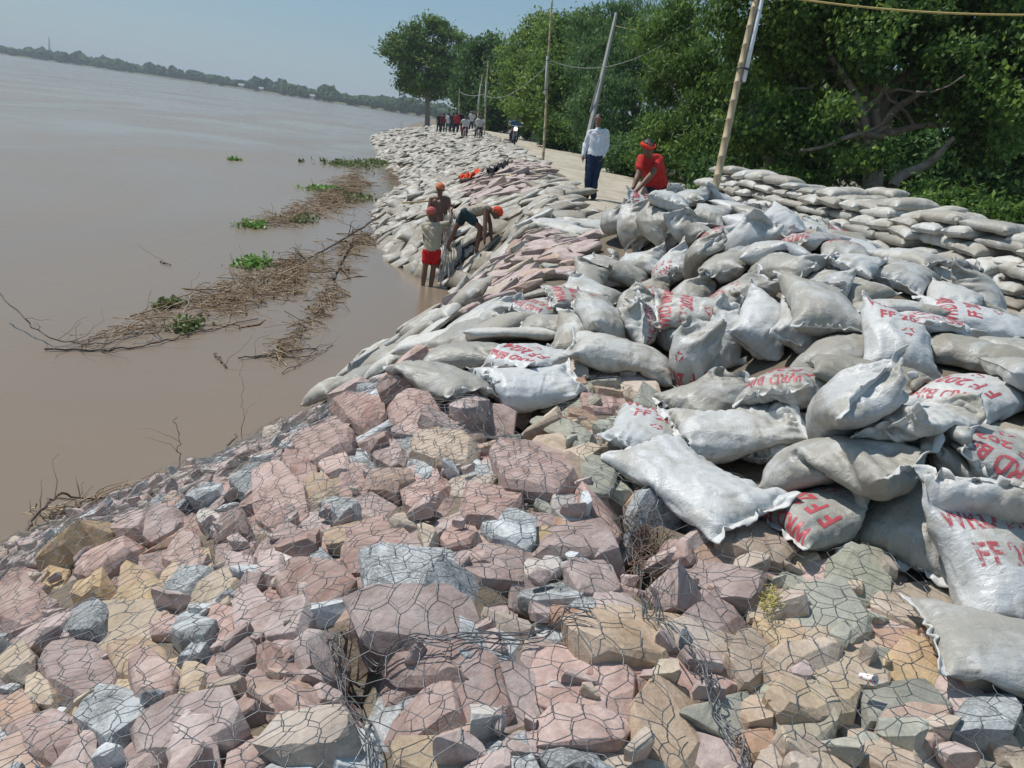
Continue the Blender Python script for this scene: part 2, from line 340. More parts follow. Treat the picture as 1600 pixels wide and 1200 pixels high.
HERO = [(128,858,150,58,-25,'Y'),(182,892,118,46,-25,'P'),(212,832,55,38,0,'P'),(258,830,78,46,-10,'P'),(296,878,58,70,-20,'P'),(334,826,34,42,-60,'W'),(366,838,70,48,10,'P'),
(378,902,64,54,10,'P'),(432,905,45,58,0,'P'),(499,890,48,44,0,'G'),(334,944,104,62,-10,'Y'),(229,954,80,76,-60,'Y'),(150,934,58,42,0,'Y'),(296,928,92,40,-25,'G'),(146,992,78,72,-20,'G'),
(307,1004,60,78,-50,'G'),(37,962,64,70,0,'P'),(74,1008,116,54,-25,'P'),(270,985,62,48,0,'P'),(221,1037,84,56,-20,'T'),(135,1074,98,92,-30,'P'),(37,1056,62,46,0,'Y'),(75,1098,48,38,0,'Y'),
(37,1132,64,50,-40,'O'),(82,1160,104,76,0,'P'),(180,1132,104,108,-50,'G'),(251,1083,80,84,-10,'P'),(311,1083,46,62,10,'Y'),(349,1012,94,70,-40,'P'),(408,985,72,60,-20,'P'),(427,1040,62,70,-40,'P'),
(499,1036,94,98,0,'P'),(375,1046,82,44,-35,'P'),(452,992,94,58,0,'P'),(502,936,114,62,-5,'P'),(304,1158,190,78,-10,'P'),(450,1112,122,58,-5,'O'),(484,1170,150,84,0,'T'),(360,1094,62,40,0,'T'),
(648,910,150,72,-6,'G'),(770,889,126,64,0,'P'),(661,978,214,96,-8,'P'),(777,962,46,92,5,'P'),(792,842,92,48,25,'G'),(762,806,108,76,15,'P'),(897,795,78,58,10,'W'),(901,860,132,62,0,'P'),
(830,938,84,62,30,'P'),(931,916,90,56,0,'P'),(905,972,112,48,0,'O'),(836,900,38,42,0,'W'),(862,895,32,32,0,'W'),(899,896,50,24,0,'G'),(672,1054,126,58,0,'P'),(642,1128,118,140,10,'G'),
(742,1096,122,92,20,'P'),(800,1064,40,64,0,'N'),(722,1176,124,58,-12,'O'),(905,1085,182,104,5,'P'),(1000,1012,226,100,-6,'T'),(905,1158,138,74,0,'P'),(826,1180,84,50,0,'P'),(1045,1146,124,128,0,'T'),
(1006,812,72,62,30,'O'),(612,764,70,50,10,'O'),(537,806,46,64,-60,'G'),(590,868,120,78,-15,'P'),(1115,924,156,108,8,'P'),(1168,864,134,52,15,'T'),(1340,921,132,66,5,'N'),(1240,917,48,46,0,'N'),
(1272,976,168,78,8,'N'),(1407,969,120,36,28,'T'),(1470,1010,90,34,20,'O'),(1171,1052,86,82,-30,'T'),(1250,1058,132,54,-10,'T'),(1358,1050,86,58,0,'N'),(1428,1052,104,66,28,'Y'),(1524,1062,92,72,0,'T'),
(1265,1112,154,88,0,'Y'),(1404,1112,160,86,0,'N'),(1419,1164,108,68,5,'O'),(1531,1142,112,96,0,'G'),(1351,1182,44,50,0,'N'),(1250,1188,112,30,0,'T'),(827,751,146,78,5,'P'),(692,722,106,52,0,'T'),
(655,677,80,46,-10,'P'),(672,643,80,34,0,'P'),(640,622,84,48,-30,'P'),(685,604,50,34,38,'P'),(569,660,74,46,10,'P'),(586,634,48,30,0,'G'),(512,712,94,60,-20,'P'),(449,746,58,56,-60,'G'),
(670,782,84,50,-40,'P'),(527,740,46,52,-50,'P'),(747,748,30,50,-60,'G'),(659,748,44,24,20,'G'),(550,620,60,40,-20,'P'),(676,684,38,24,0,'Y'),(932,760,54,60,0,'N'),(884,676,70,30,0,'N'),
(861,706,62,30,0,'T'),(914,704,50,28,0,'N'),(890,724,92,26,0,'Y'),(936,636,60,28,0,'P'),(445,800,90,60,-25,'P'),(400,815,70,44,-20,'P'),(588,700,60,46,-20,'P'),(470,860,70,50,-15,'P'),(720,850,60,50,-10,'P'),
(545,850,70,46,-15,'T'),(480,760,54,40,-25,'P'),(610,720,50,40,0,'P'),(560,770,60,50,-30,'P'),(400,760,70,34,-30,'G'),(330,782,60,30,-30,'G'),(1570,1110,60,60,0,'G'),(1590,1180,60,60,0,'N'),(1320,990,60,40,0,'Y'),
(730,640,60,50,-20,'P'),(700,560,70,40,-20,'O'),(620,600,70,40,-20,'P'),(575,575,60,30,-20,'G'),(1180,1120,60,70,0,'T'),(1180,1180,70,50,0,'O'),(1150,800,80,40,10,'P'),(1060,870,50,40,0,'P')]
rngR = np.random.default_rng(11)
PLACE = [(450, 'near the water edge'), (700, 'in the upper slope')]
hero_pts = []
SIZEW = lambda s: 'large' if s > .30 else ('medium' if s > .19 else 'small')
for (px, py, w, h, ang, kd) in HERO:
    P = at_t(px, py); N = tnormal(P.x, P.y); poly = local_outline(px, py, w, h, ang, rngR, P, N)
    ext = poly.max(0) - poly.min(0); s = float(max(ext)); th = .45 * float(min(ext)) + .03
    shape = 'slab' if max(ext) > 1.7 * min(ext) else ('angular block' if s > .25 else 'chunk')
    put_rock(P, N, poly, th, kd, rngR, .02 + .36 * th * rngR.uniform(.3, 1.2), f"{SIZEW(s)} {KNAME[kd]} {shape}", f"{SIZEW(s)} {KNAME[kd]} {shape}s under the wire net", detail=3, tilt=.15)
    hero_pts.append((P, poly))
# filler stones: Voronoi cells of scattered seeds
def cell(c, others, rng, shrink=.93, lim=.2):
    poly = [(-lim, -lim), (lim, -lim), (lim, lim), (-lim, lim)]
    for q in others:
        d = q - c; L2 = d @ d
        if L2 < 1e-8 or L2 > 4 * lim * lim * 2: continue
        mid = d / 2; out = []
        for i in range(len(poly)):
            a = np.array(poly[i]); b = np.array(poly[(i + 1) % len(poly)]); da = (a - mid) @ d; db = (b - mid) @ d
            if da <= 0: out.append(tuple(a))
            if (da < 0) != (db < 0) and abs(da - db) > 1e-12: out.append(tuple(a + (b - a) * da / (da - db)))
        poly = out
        if len(poly) < 3: return None
    return np.array(poly) * shrink
seeds = []
def rock_region(px, py, x, y):
    """stone facing: everything left of and below the bags"""
    if y < 1.0 or ((py > 1215 or px > 1640) and y < 1.75): return .25 < y and -3.6 < x < 1.75      # the part under and beside the camera
    if px < -30 or px > 1640: return px < 0 and y < 3 and x > -3.6
    t_ = (x - np.interp(y, SH_Y, SH_X))
    if t_ < -.12: return False
    lim = np.interp(px, [0, 380, 480, 560, 640, 720, 900, 960, 990, 1060, 1200, 1400, 1480, 1640], [600, 600, 640, 590, 560, 560, 578, 590, 600, 700, 850, 900, 1010, 1060])
    return py > lim
tries = 0
while tries < 14000:
    tries += 1
    x = rngR.uniform(-3.6, 2.2); y = rngR.uniform(.25, 6.8)
    px, py, Z = project((x, y, float(T(x, y))))
    if not rock_region(px, py, x, y): continue
    if any((x - c.x) ** 2 + (y - c.y) ** 2 < (r * 1.25) ** 2 for c, r, d in TR): continue
    dm = rngR.uniform(.085, .15) * (1 + .12 * (y - 2))
    if any((x - s[0]) ** 2 + (y - s[1]) ** 2 < dm * dm for s in seeds): continue
    bad = False
    for P, poly in hero_pts:
        dx, dy = x - P.x, y - P.y; e = np.abs(poly).max(0) * .80
        if (dx / max(e[0], .02)) ** 2 + (dy / max(e[1], .02)) ** 2 < 1: bad = True; break
    if not bad: seeds.append((x, y, px, py))
SA = np.array([(s[0], s[1]) for s in seeds])
def pick_kind(px, py, rng):
    if px > 1130 and py > 850: return rng.choice(list('TYNOTP'), p=[.28, .2, .2, .12, .1, .1])
    if 800 < px and py < 800: return rng.choice(list('NTYPO'), p=[.32, .2, .2, .13, .15])
    return rng.choice(list('PGWYTO'), p=[.62, .16, .03, .05, .06, .08])
dist_ = [math.dist((x, y, float(T(x, y))), (0, 0, CAM_H)) + (0 if -10 < px_ < 1610 and py_ < 1210 and y > .9 else 50) for x, y, px_, py_ in seeds]; near_ = set(np.argsort(dist_)[:169].tolist()); SV_, SF_, SMAT_, sb_ = [], [], [], 0
KORD = list('PGWYTON')
def to_stuff(o, kd):
    """further small rubble goes into one object"""
    global sb_
    me = o.data; n = len(me.vertices); co = np.empty(n * 3, np.float32); me.vertices.foreach_get("co", co); M = np.array(o.matrix_world)
    SV_.append(co.reshape(-1, 3) @ M[:3, :3].T + M[:3, 3]); t_ = np.empty(len(me.polygons) * 3, np.int32); me.polygons.foreach_get("vertices", t_)
    SF_.append(t_.reshape(-1, 3) + sb_); SMAT_.append(np.full(len(t_) // 3, KORD.index(kd))); sb_ += n; bpy.data.objects.remove(o); bpy.data.meshes.remove(me)
for k, (x, y, px, py) in enumerate(seeds):
    d2 = ((SA - (x, y)) ** 2).sum(1); nb = SA[np.argsort(d2)[1:14]]
    poly = cell(np.array([x, y]), nb, rngR, .98, .17)
    if poly is None or len(poly) < 3: continue
    kd = str(pick_kind(px, py, rngR)); P = Vector((x, y, float(T(x, y)))); N = tnormal(x, y)
    ext = poly.max(0) - poly.min(0); s = float(max(ext))
    o = put_rock(P, N, poly, .10, kd, rngR, .012 + rngR.uniform(-.015, .025), f"{SIZEW(s)} {KNAME[kd]} rubble stone", f"{SIZEW(s)} {KNAME[kd]} rubble stones filling the gaps", detail=2, tilt=.22)
    if k not in near_: to_stuff(o, kd)
ck = 0
while ck < 620:                                             # chips and small broken pieces
    x = rngR.uniform(-3.4, 2.2); y = rngR.uniform(.3, 5.2); px, py, Z = project((x, y, float(T(x, y))))
    if not rock_region(px, py, x, y): continue
    if any((x - c.x) ** 2 + (y - c.y) ** 2 < (r * 1.25) ** 2 for c, r, d in TR): continue
    ck += 1; r_ = rngR.uniform(.022, .055); an = np.sort(rngR.uniform(0, 6.28, 6)); poly = np.column_stack([np.cos(an) * r_ * rngR.uniform(.9, 1.6), np.sin(an) * r_])
    if np.ptp(poly[:, 0]) < .02 or np.ptp(poly[:, 1]) < .015: continue
    kd = str(pick_kind(px, py, rngR)); to_stuff(put_rock(Vector((x, y, float(T(x, y)))), tnormal(x, y), poly, r_ * 1.2, kd, rngR, .045 + rngR.uniform(-.01, .04), detail=0, tilt=.4), kd)
# two patches of flat stones further along the slope, not yet covered by bags
def in_patch_a(x, y, g=0.0): return abs(((y - 8.9) / (1.75 - g))) ** 2 + abs((x - (-.1 + .05 * (y - 8.6))) / (.72 - g)) ** 2 < 1
def in_patch_b(x, y, g=0.0): return ((y - 23) / (5.5 - g)) ** 2 + ((x + 1.05 + .05 * (y - 23)) / (1.25 - g * .4)) ** 2 < 1
prs = []
for (tst, xr, yr, dm, n0) in ((in_patch_a, (-1.2, 1.0), (6, 11.5), .13, 2600), (in_patch_b, (-3, 1), (17, 29), .27, 2600)):
    for _ in range(n0):
        x, y = rngR.uniform(*xr), rngR.uniform(*yr)
        if not tst(x, y) or any((x - a) ** 2 + ((y - b) * .6) ** 2 < dm * dm for a, b in prs): continue
        prs.append((x, y)); kd = str(rngR.choice(list('PTYNO'), p=[.5, .14, .12, .1, .14] if y < 14 else [.72, .1, .06, .02, .1])); P = Vector((x, y, float(T(x, y))))
        an = rngR.uniform(0, 6.28, 7); an.sort(); w_, h_ = rngR.uniform(.12, .24), rngR.uniform(.08, .13)
        if y > 14: w_ *= 1.7; h_ *= 1.7
        poly = np.column_stack([np.cos(an) * w_, np.sin(an) * h_])
        if np.ptp(poly[:, 0]) < .08 or np.ptp(poly[:, 1]) < .06: continue
        to_stuff(put_rock(P, tnormal(x, y), poly, .09, kd, rngR, .05 + rngR.uniform(0, .04), detail=1, tilt=.16), kd)
me = mesh_np("loose_rubble", np.concatenate(SV_), np.concatenate(SF_), False)
for c_ in KORD: me.materials.append(STONE[c_])
me.polygons.foreach_set("material_index", np.concatenate(SMAT_).astype(np.int32)); tag(link("loose_rubble", me), "smaller stones packed between and beyond the larger ones", "rubble", kind='stuff')
print("rocks", len(HERO), len(seeds), round(time.time() - T_START, 1))
V_ = []; F_ = []; b_ = 0
for W, t_ in rock_grid: V_.append(W); F_.append(t_ + b_); b_ += len(W)
rock_bvh = BVHTree.FromPolygons(np.concatenate(V_).tolist(), np.concatenate(F_).tolist())

# height grid over the near ground (stones + whatever lies on them)
GX0, GX1, GY0, GY1, GS = -3.7, 6.2, .0, 19.0, .02
gx = np.arange(GX0, GX1, GS); gy = np.arange(GY0, GY1, GS); HG = T(*np.meshgrid(gx, gy, indexing='ij')) + .01
for W, t_ in rock_grid:                       # rocks: splat vertices and face centres
    pts = np.concatenate([W, W[t_].mean(1), (W[t_[:, 0]] + W[t_[:, 1]]) / 2])
    i = ((pts[:, 0] - GX0) / GS).astype(int); j = ((pts[:, 1] - GY0) / GS).astype(int)
    ok = (i >= 0) & (j >= 0) & (i < len(gx)) & (j < len(gy)); np.maximum.at(HG, (i[ok], j[ok]), pts[ok, 2])
def H(x, y):
    fx = np.clip((np.asarray(x) - GX0) / GS, 0, len(gx) - 1.001); fy = np.clip((np.asarray(y) - GY0) / GS, 0, len(gy) - 1.001)
    i = fx.astype(int); j = fy.astype(int); a = fx - i; b = fy - j
    i2 = np.minimum(i + 1, len(gx) - 1); j2 = np.minimum(j + 1, len(gy) - 1)
    return (HG[i, j] * (1 - a) + HG[i2, j] * a) * (1 - b) + (HG[i, j2] * (1 - a) + HG[i2, j2] * a) * b
# ------------------------------------------------------------------ wire netting draped over the stones
wire, n_, l_, p_ = mat("galvanised_wire"); p_.inputs['Base Color'].default_value = (.17, .175, .18, 1); p_.inputs['Metallic'].default_value = .55; p_.inputs['Roughness'].default_value = .5
def draped_net(name, x0, x1, y0, y1, hexw, rad, seed, label, keep, smooth_it=60, lift=.008, rot=0.0, drop=.06):
    rng = np.random.default_rng(seed)
    s = hexw / math.sqrt(3); cells = {}; edges = []; V = []
    def vid(a, b):
        k = (round(a * 400), round(b * 400))
        if k not in cells: cells[k] = len(V); V.append((a, b))
        return cells[k]
    nx = int((x1 - x0) / hexw) + 2; ny = int((y1 - y0) / (1.5 * s)) + 2; es = set()
    for jy in range(ny):
        for ix in range(nx):
            cx = x0 + ix * hexw + (hexw / 2 if jy % 2 else 0); cy = y0 + jy * 1.5 * s
            ids = [vid(cx + s * math.sin(math.radians(60 * q)), cy + s * math.cos(math.radians(60 * q)) ) for q in range(6)]
            for q in range(6):
                a, b = ids[q], ids[(q + 1) % 6]; es.add((min(a, b), max(a, b)))
    V = np.array(V); E = np.array(sorted(es))
    # wires are pulled out of shape
    D = np.stack([vnoise(V[:, 0] * 2.6, V[:, 1] * 2.6, seed) * .12 + vnoise(V[:, 0] * 9, V[:, 1] * 9, seed + 1) * .045, vnoise(V[:, 0] * 2.6 + 40, V[:, 1] * 2.6, seed) * .12 + vnoise(V[:, 0] * 9 + 40, V[:, 1] * 9, seed + 2) * .045], -1)
    X = V + D + rng.normal(0, .004, V.shape)
    if rot: c, s_ = math.cos(rot), math.sin(rot); m = X.mean(0); X = (X - m) @ np.array([[c, s_], [-s_, c]]) + m
    Z0 = np.empty(len(X)); 
    K = np.zeros(len(X), bool); g = H(X[:, 0], X[:, 1])
    px, py, zz = project(np.column_stack([X, g])); K = keep(px, py, X[:, 0], X[:, 1]) & ((zz > .3) | (X[:, 1] < 1))
    # split edges with a midpoint
    E = E[K[E[:, 0]] & K[E[:, 1]]]
    M = (X[E[:, 0]] + X[E[:, 1]]) / 2 + rng.normal(0, .0025, (len(E), 2))
    A = np.concatenate([X, M]); e2 = np.concatenate([np.column_stack([E[:, 0], np.arange(len(E)) + len(X)]), np.column_stack([np.arange(len(E)) + len(X), E[:, 1]])])
    raw = np.full(len(A), -9.0); used = np.unique(e2)
    for i in used:
        h = float(T(A[i, 0], A[i, 1])) - drop
        for (ox, oy) in ((0, 0), (.012, 0), (-.012, 0), (0, .012), (0, -.012)):
            r = rock_bvh.ray_cast(Vector((A[i, 0] + ox, A[i, 1] + oy, 4)), Vector((0, 0, -1)))
            if r[0] is not None: h = max(h, r[0].z)
        raw[i] = h
    raw = np.maximum(raw, -.02); z = raw.copy(); cnt = np.bincount(e2.ravel(), minlength=len(A)).astype(float)
    for _ in range(smooth_it):
        acc = np.bincount(e2[:, 0], z[e2[:, 1]], len(A)) + np.bincount(e2[:, 1], z[e2[:, 0]], len(A)); av = acc / np.maximum(cnt, 1)
        z = np.where(cnt > 1, np.maximum(raw, av - .0004), raw)
    z = z + lift
    mid = np.arange(len(E)) + len(X); paths = []
    P3 = np.column_stack([A, z])
    paths = [(P3[[a, m_, b]], rad) for a, m_, b in zip(E[:, 0], mid, E[:, 1])]
    for a, m_, b in zip(E[:, 0], mid, E[:, 1]):          # the twisted sides are two wires
        if abs(V[a, 0] - V[b, 0]) < .01: t_ = np.linspace(0, 1, 7)[:, None]; q_ = P3[a] * (1 - t_) + P3[b] * t_; q_ = q_ + 2 * (P3[m_] - (P3[a] + P3[b]) / 2) * (1 - np.abs(2 * t_ - 1)) / 2 + np.column_stack([np.sin(t_ * 14), t_ * 0, np.cos(t_ * 14)]) * rad * 1.3; paths.append((q_, rad * .9))
    VV, FF = tubes(paths, 3); o = link(name, mesh_np(name, VV, FF, True, wire)); tag(o, label, 'wire netting'); return o
def keep_left(px, py, x, y):
    lim = np.interp(px, [0, 380, 480, 560, 640, 720, 800, 870, 960, 990, 1020], [600, 600, 640, 600, 580, 590, 680, 715, 780, 860, 1000])
    r = np.interp(y, [1, 1.6, 2.6, 4, 5], [.62, .52, .34, .15, .1]); return ((py > lim) | (y < 1.6)) & (y > .35) & (px > -260) & (x < r) & (x > np.interp(y, SH_Y, SH_X) - .1)
def keep_right(px, py, x, y):
    r = np.interp(y, [1, 1.6, 2.6, 4, 5], [.66, .56, .38, .19, .14]); lim = np.interp(px, [700, 760, 960, 1040, 1400, 1660], [600, 590, 590, 640, 800, 900])
    return ((py > lim) | (y < 1.6)) & (y > .35) & ((px < 1680) | (y < 1.7)) & (x > r) & (x < 1.75)
draped_net("wire_netting", -3.6, .75, .4, 7.4, .088, .00145, 3, "grey hexagonal wire net spread over the pink stones down to the water", keep_left)
draped_net("wire_netting", -3.6, .4, 2.2, 7.4, .092, .0012, 8, "second slack layer of wire net bunched over the upper pink stones", lambda px, py, x, y: keep_left(px, py, x, y) & (vnoise(x * 1.1, y * 1.1, 5) > -.08) & (y > 2.6), lift=.012, rot=.3)
draped_net("wire_netting", -.1, 2.6, .4, 5.4, .098, .00145, 5, "grey hexagonal wire net laced over the tan and green stones beside the bags", keep_right)
print("nets", round(time.time() - T_START, 1))
# ------------------------------------------------------------------ sand bags
BAG_M = [bag_material("woven_plastic_clean", (.52, .525, .52), (.38, .365, .325), .45, .37), bag_material("woven_plastic_dusty", (.505, .505, .49), (.36, .34, .295), .48, .40), bag_material("woven_plastic_muddy", (.48, .475, .45), (.31, .285, .235), .50, .46)]
BAG_FAR = bag_material("woven_plastic_sunbleached", (.52, .51, .475), (.38, .35, .295), .48, .55)
m_, n_, l_, p_ = mat("red_bag_print"); v_ = coords(n_, l_); f_ = noise_n(n_, l_, v_, 30, 5, .75, .8)
p_.inputs['Base Color'].default_value = (.46, .075, .09, 1); p_.inputs['Roughness'].default_value = .5
tr_ = n_.new("ShaderNodeBsdfTransparent"); mx_ = n_.new("ShaderNodeMixShader"); ad_ = n_.new('ShaderNodeMath'); ad_.operation = 'ADD'; l_.new(f_, ad_.inputs[0]); l_.new(maprange(n_, l_, obj_random(n_), 0, 1, -.12, .06), ad_.inputs[1]); l_.new(maprange(n_, l_, ad_.outputs[0], .48, .62, 0, .93), mx_.inputs[0])
l_.new(p_.outputs[0], mx_.inputs[1]); l_.new(tr_.outputs[0], mx_.inputs[2]); l_.new(mx_.outputs[0], n_["Material Output"].inputs[0]); PRINT_M = m_
HEM_M = simple("bag_hem", (.57, .565, .545), .5, .18, 14, .004, 60)

NU, NR = 28, 36
def sim_bags(Hf, cx, cy, cz, yaw, L=.74, W=.46, V0=.030, steps=46, iters=7, seed=0, pitch=0., kink=0., roll=0.):
    """cloth tube sewn at both ends, filled with sand, settling on the height field Hf"""
    rng = np.random.default_rng(seed); du, dr = L / NU, 2 * W / NR
    u = (np.arange(NU + 1) / NU - .5) * L; j = np.arange(NR); h = NR // 2
    v = np.where(j <= h, -W / 2 + j * dr, W / 2 - (j - h) * dr); sg = np.where((j > 0) & (j < h), 1., np.where(j > h, -1., 0.))
    U, Vv = np.meshgrid(u, v, indexing='ij'); S = np.broadcast_to(sg, U.shape)
    prof = np.clip(1 - (2 * U / L) ** 2, 0, 1) ** .5 * np.clip(1 - (2 * Vv / W) ** 2, 0, 1) ** .5
    P = np.stack([U * .95, Vv * .92, S * prof * .055], -1) + rng.normal(0, .0015, U.shape + (3,))
    P[..., 1] += kink * (U / L) ** 2
    c, s = np.cos(yaw), np.sin(yaw)
    P = np.stack([P[..., 0] * c - P[..., 1] * s + cx, P[..., 0] * s + P[..., 1] * c + cy, P[..., 2] + cz + pitch * P[..., 0] + roll * P[..., 1]], -1)
    Vel = np.zeros_like(P); dt = 1 / 90.; dg = np.hypot(du, dr); m = V0 * 1500 / P[..., 0].size; neg = (-np.arange(NR)) % NR
    def con(A, B, rest, k=1., comp=1.):
        d = B - A; l = np.sqrt((d * d).sum(-1, keepdims=True)) + 1e-9; e = (l - rest) / l * .5
        return d * np.where(e > 0, e * k, e * k * comp)
    for st in range(steps):
        Tu = np.empty_like(P); Tu[1:-1] = (P[2:] - P[:-2]) * .5; Tu[0] = P[1] - P[0]; Tu[-1] = P[-1] - P[-2]
        N = np.cross(Tu, (np.roll(P, -1, 1) - np.roll(P, 1, 1)) * .5); N[0] *= .5; N[-1] *= .5
        vol = ((P - P.mean((0, 1))) * N).sum() / 3.
        if vol < 0: N = -N; vol = -vol
        p = 11000 * max(-.6, min(1.5, (V0 - vol) / V0)) + 1500 * 9.8 * (P[..., 2].max() - P[..., 2])
        acc = N * p[..., None] / m; an = np.sqrt((acc ** 2).sum(-1, keepdims=True)); acc *= np.minimum(1, 150 / np.maximum(an, 1e-6))
        Vel = (Vel + acc * dt) * .93; Q = P + Vel * dt
        for it in range(iters):
            for a in (0, 1):
                A = Q[a:-1:2]; B = Q[a + 1::2]; n = min(len(A), len(B)); d = con(A[:n], B[:n], du); Q[a:-1:2][:n] += d; Q[a + 1::2][:n] -= d
            for a in (0, 1):
                d = con(Q[:, a::2], np.roll(Q, -1, 1)[:, a::2], dr); Q[:, a::2] += d; Q[:, (np.arange(a, NR, 2) + 1) % NR] -= d
            for a in (0, 1):
                for dj in (1, -1):
                    A = Q[a:-1:2]; B = Q[a + 1::2]; n = min(len(A), len(B)); d = con(A[:n], np.roll(B[:n], -dj, 1), dg, .35, .5)
                    Q[a:-1:2][:n] += d; Q[a + 1::2][:n] -= np.roll(d, dj, 1)
            d = con(Q[:-2], Q[2:], 2 * du, .06); Q[:-2] += d; Q[2:] -= d
            d = con(Q, np.roll(Q, -2, 1), 2 * dr, .05); Q += d; Q -= np.roll(d, 2, 1)
            for e in (0, -1): Q[e] = (Q[e] + Q[e][neg]) * .5
            hh = Hf(Q[..., 0], Q[..., 1]) + .004; hit = hh > Q[..., 2]; Q[..., 2] = np.maximum(Q[..., 2], hh)
            Q[..., :2] += (P[..., :2] - Q[..., :2]) * np.where(hit, .8, 0)[..., None]
        Vel = (Q - P) / dt; P = Q
    return P
def catmull(P, k, axis, periodic):
    if k == 1: return P
    P = np.moveaxis(P, axis, 0); n = len(P)
    if periodic: idx = lambda o: (np.arange(n) + o) % n
    else: idx = lambda o: np.clip(np.arange(n - 1) + o, 0, n - 1)
    p0, p1, p2, p3 = P[idx(-1)], P[idx(0)], P[idx(1)], P[idx(2)]; out = []
    for q in range(k):
        t = q / k; out.append(.5 * (2 * p1 + (p2 - p0) * t + (2 * p0 - 5 * p1 + 4 * p2 - p3) * t * t + (3 * p1 - p0 - 3 * p2 + p3) * t ** 3))
    R = np.stack(out, 1).reshape(-1, *P.shape[1:])
    if not periodic: R = np.concatenate([R, P[-1:]])
    return np.moveaxis(R, 0, axis)
def normals_of(G):
    Tu = np.gradient(G, axis=0); N = np.cross(Tu, np.roll(G, -1, 1) - np.roll(G, 1, 1)); N /= np.linalg.norm(N, axis=-1, keepdims=True) + 1e-9
    c = G.mean((0, 1)); 
    return N if ((G - c) * N).sum() > 0 else -N
def refine(P, k, L, W, seed, amp=1.0):
    G = catmull(catmull(P, k, 0, False), k, 1, True); nu, nr = G.shape[:2]; N = normals_of(G)
    u = np.linspace(0, 1, nu)[:, None] * L; r = (np.arange(nr) / nr * 2 * W)[None]
    rr = np.minimum(r, 2 * W - r)                       # the same folds on both sides near the hem
    e = np.minimum(u, L - u)
    w = vnoise(rr * 55 + 0 * u, u * 4, seed) * np.exp(-e / .07) * .020                # gathers fanning from the sewn ends
    w = w + vnoise(rr * 26 + u * 6, u * 5 + rr, seed + 1) * np.exp(-e / .16) * .014
    w = w + (np.abs(vnoise(u * 9 + r * 7, r * 10 - u * 5, seed + 2)) ** .8) * -.016 * (vnoise(u * 4, r * 4, seed + 3) > -.1)
    w = w + vnoise(u * 14, r * 36, seed + 4) * .006 + vnoise(u * 40, r * 30, seed + 5) * .003
    w = w * np.clip(e / .012, 0, 1)
    G = G + N * (w * amp)[..., None]
    off = np.where((np.arange(nr) > 0) & (np.arange(nr) < nr / 2), .0012, -.0012)   # the two layers stay apart at the hem
    for q in (0, -1): G[q] += np.array([0, 0, 1.]) * off[:, None]
    return G
def grid_faces(nu, nr):
    i = np.arange(nu - 1)[:, None] * nr; j = np.arange(nr)[None]; k = (j + 1) % nr
    return np.stack([i + j, i + k, i + nr + k, i + nr + j], -1).reshape(-1, 4)
def hem_mesh(G, end, rng, width=.026):
    nr = G.shape[1]; h = nr // 2; e = G[end]; inn = G[1 if end == 0 else -2]; line = e[:h + 1]; 
    mid = (inn + inn[(-np.arange(nr)) % nr]) / 2; d = line - mid[:h + 1]; d /= np.linalg.norm(d, axis=1, keepdims=True) + 1e-9
    d = (d + np.roll(d, 1, 0) + np.roll(d, -1, 0)); d[0] = d[1]; d[-1] = d[-2]; d[:, 2] += rng.uniform(-.3, .9); d /= np.linalg.norm(d, axis=1, keepdims=True) + 1e-9
    s = np.arange(h + 1); tn = np.gradient(line, axis=0); tn /= np.linalg.norm(tn, axis=1, keepdims=True) + 1e-9; nn = np.cross(d, tn)
    rows = []
    sd = int(rng.integers(900)); fr = 9.0 / h
    for q, t in enumerate((-.15, .25, .6, 1.0)):
        rows.append(line + d * width * t * (1 + .5 * vnoise(s * fr, s * 0, sd + 7))[:, None] + nn * (vnoise(s * fr, s * 0 + q * .3, sd) * .035 * max(t, 0))[:, None])
    A = np.array(rows); th = nn * .0022; top = A + th; bot = A - th; n = h + 1
    V = np.concatenate([top.reshape(-1, 3), bot.reshape(-1, 3)]); F = []
    i = (np.arange(3)[:, None] * n + np.arange(h)[None]).ravel(); F.append(np.stack([i, i + 1, i + n + 1, i + n], -1)); o = 4 * n
    F.append(np.stack([i + o, i + n + o, i + n + 1 + o, i + 1 + o], -1)); j = 3 * n + np.arange(h); F.append(np.stack([j, j + 1, j + 1 + o, j + o], -1))
    for c in (0, h): 
        q = np.arange(3) * n + c; F.append(np.stack([q, q + n, q + n + o, q + o], -1))
    return V, np.concatenate(F)
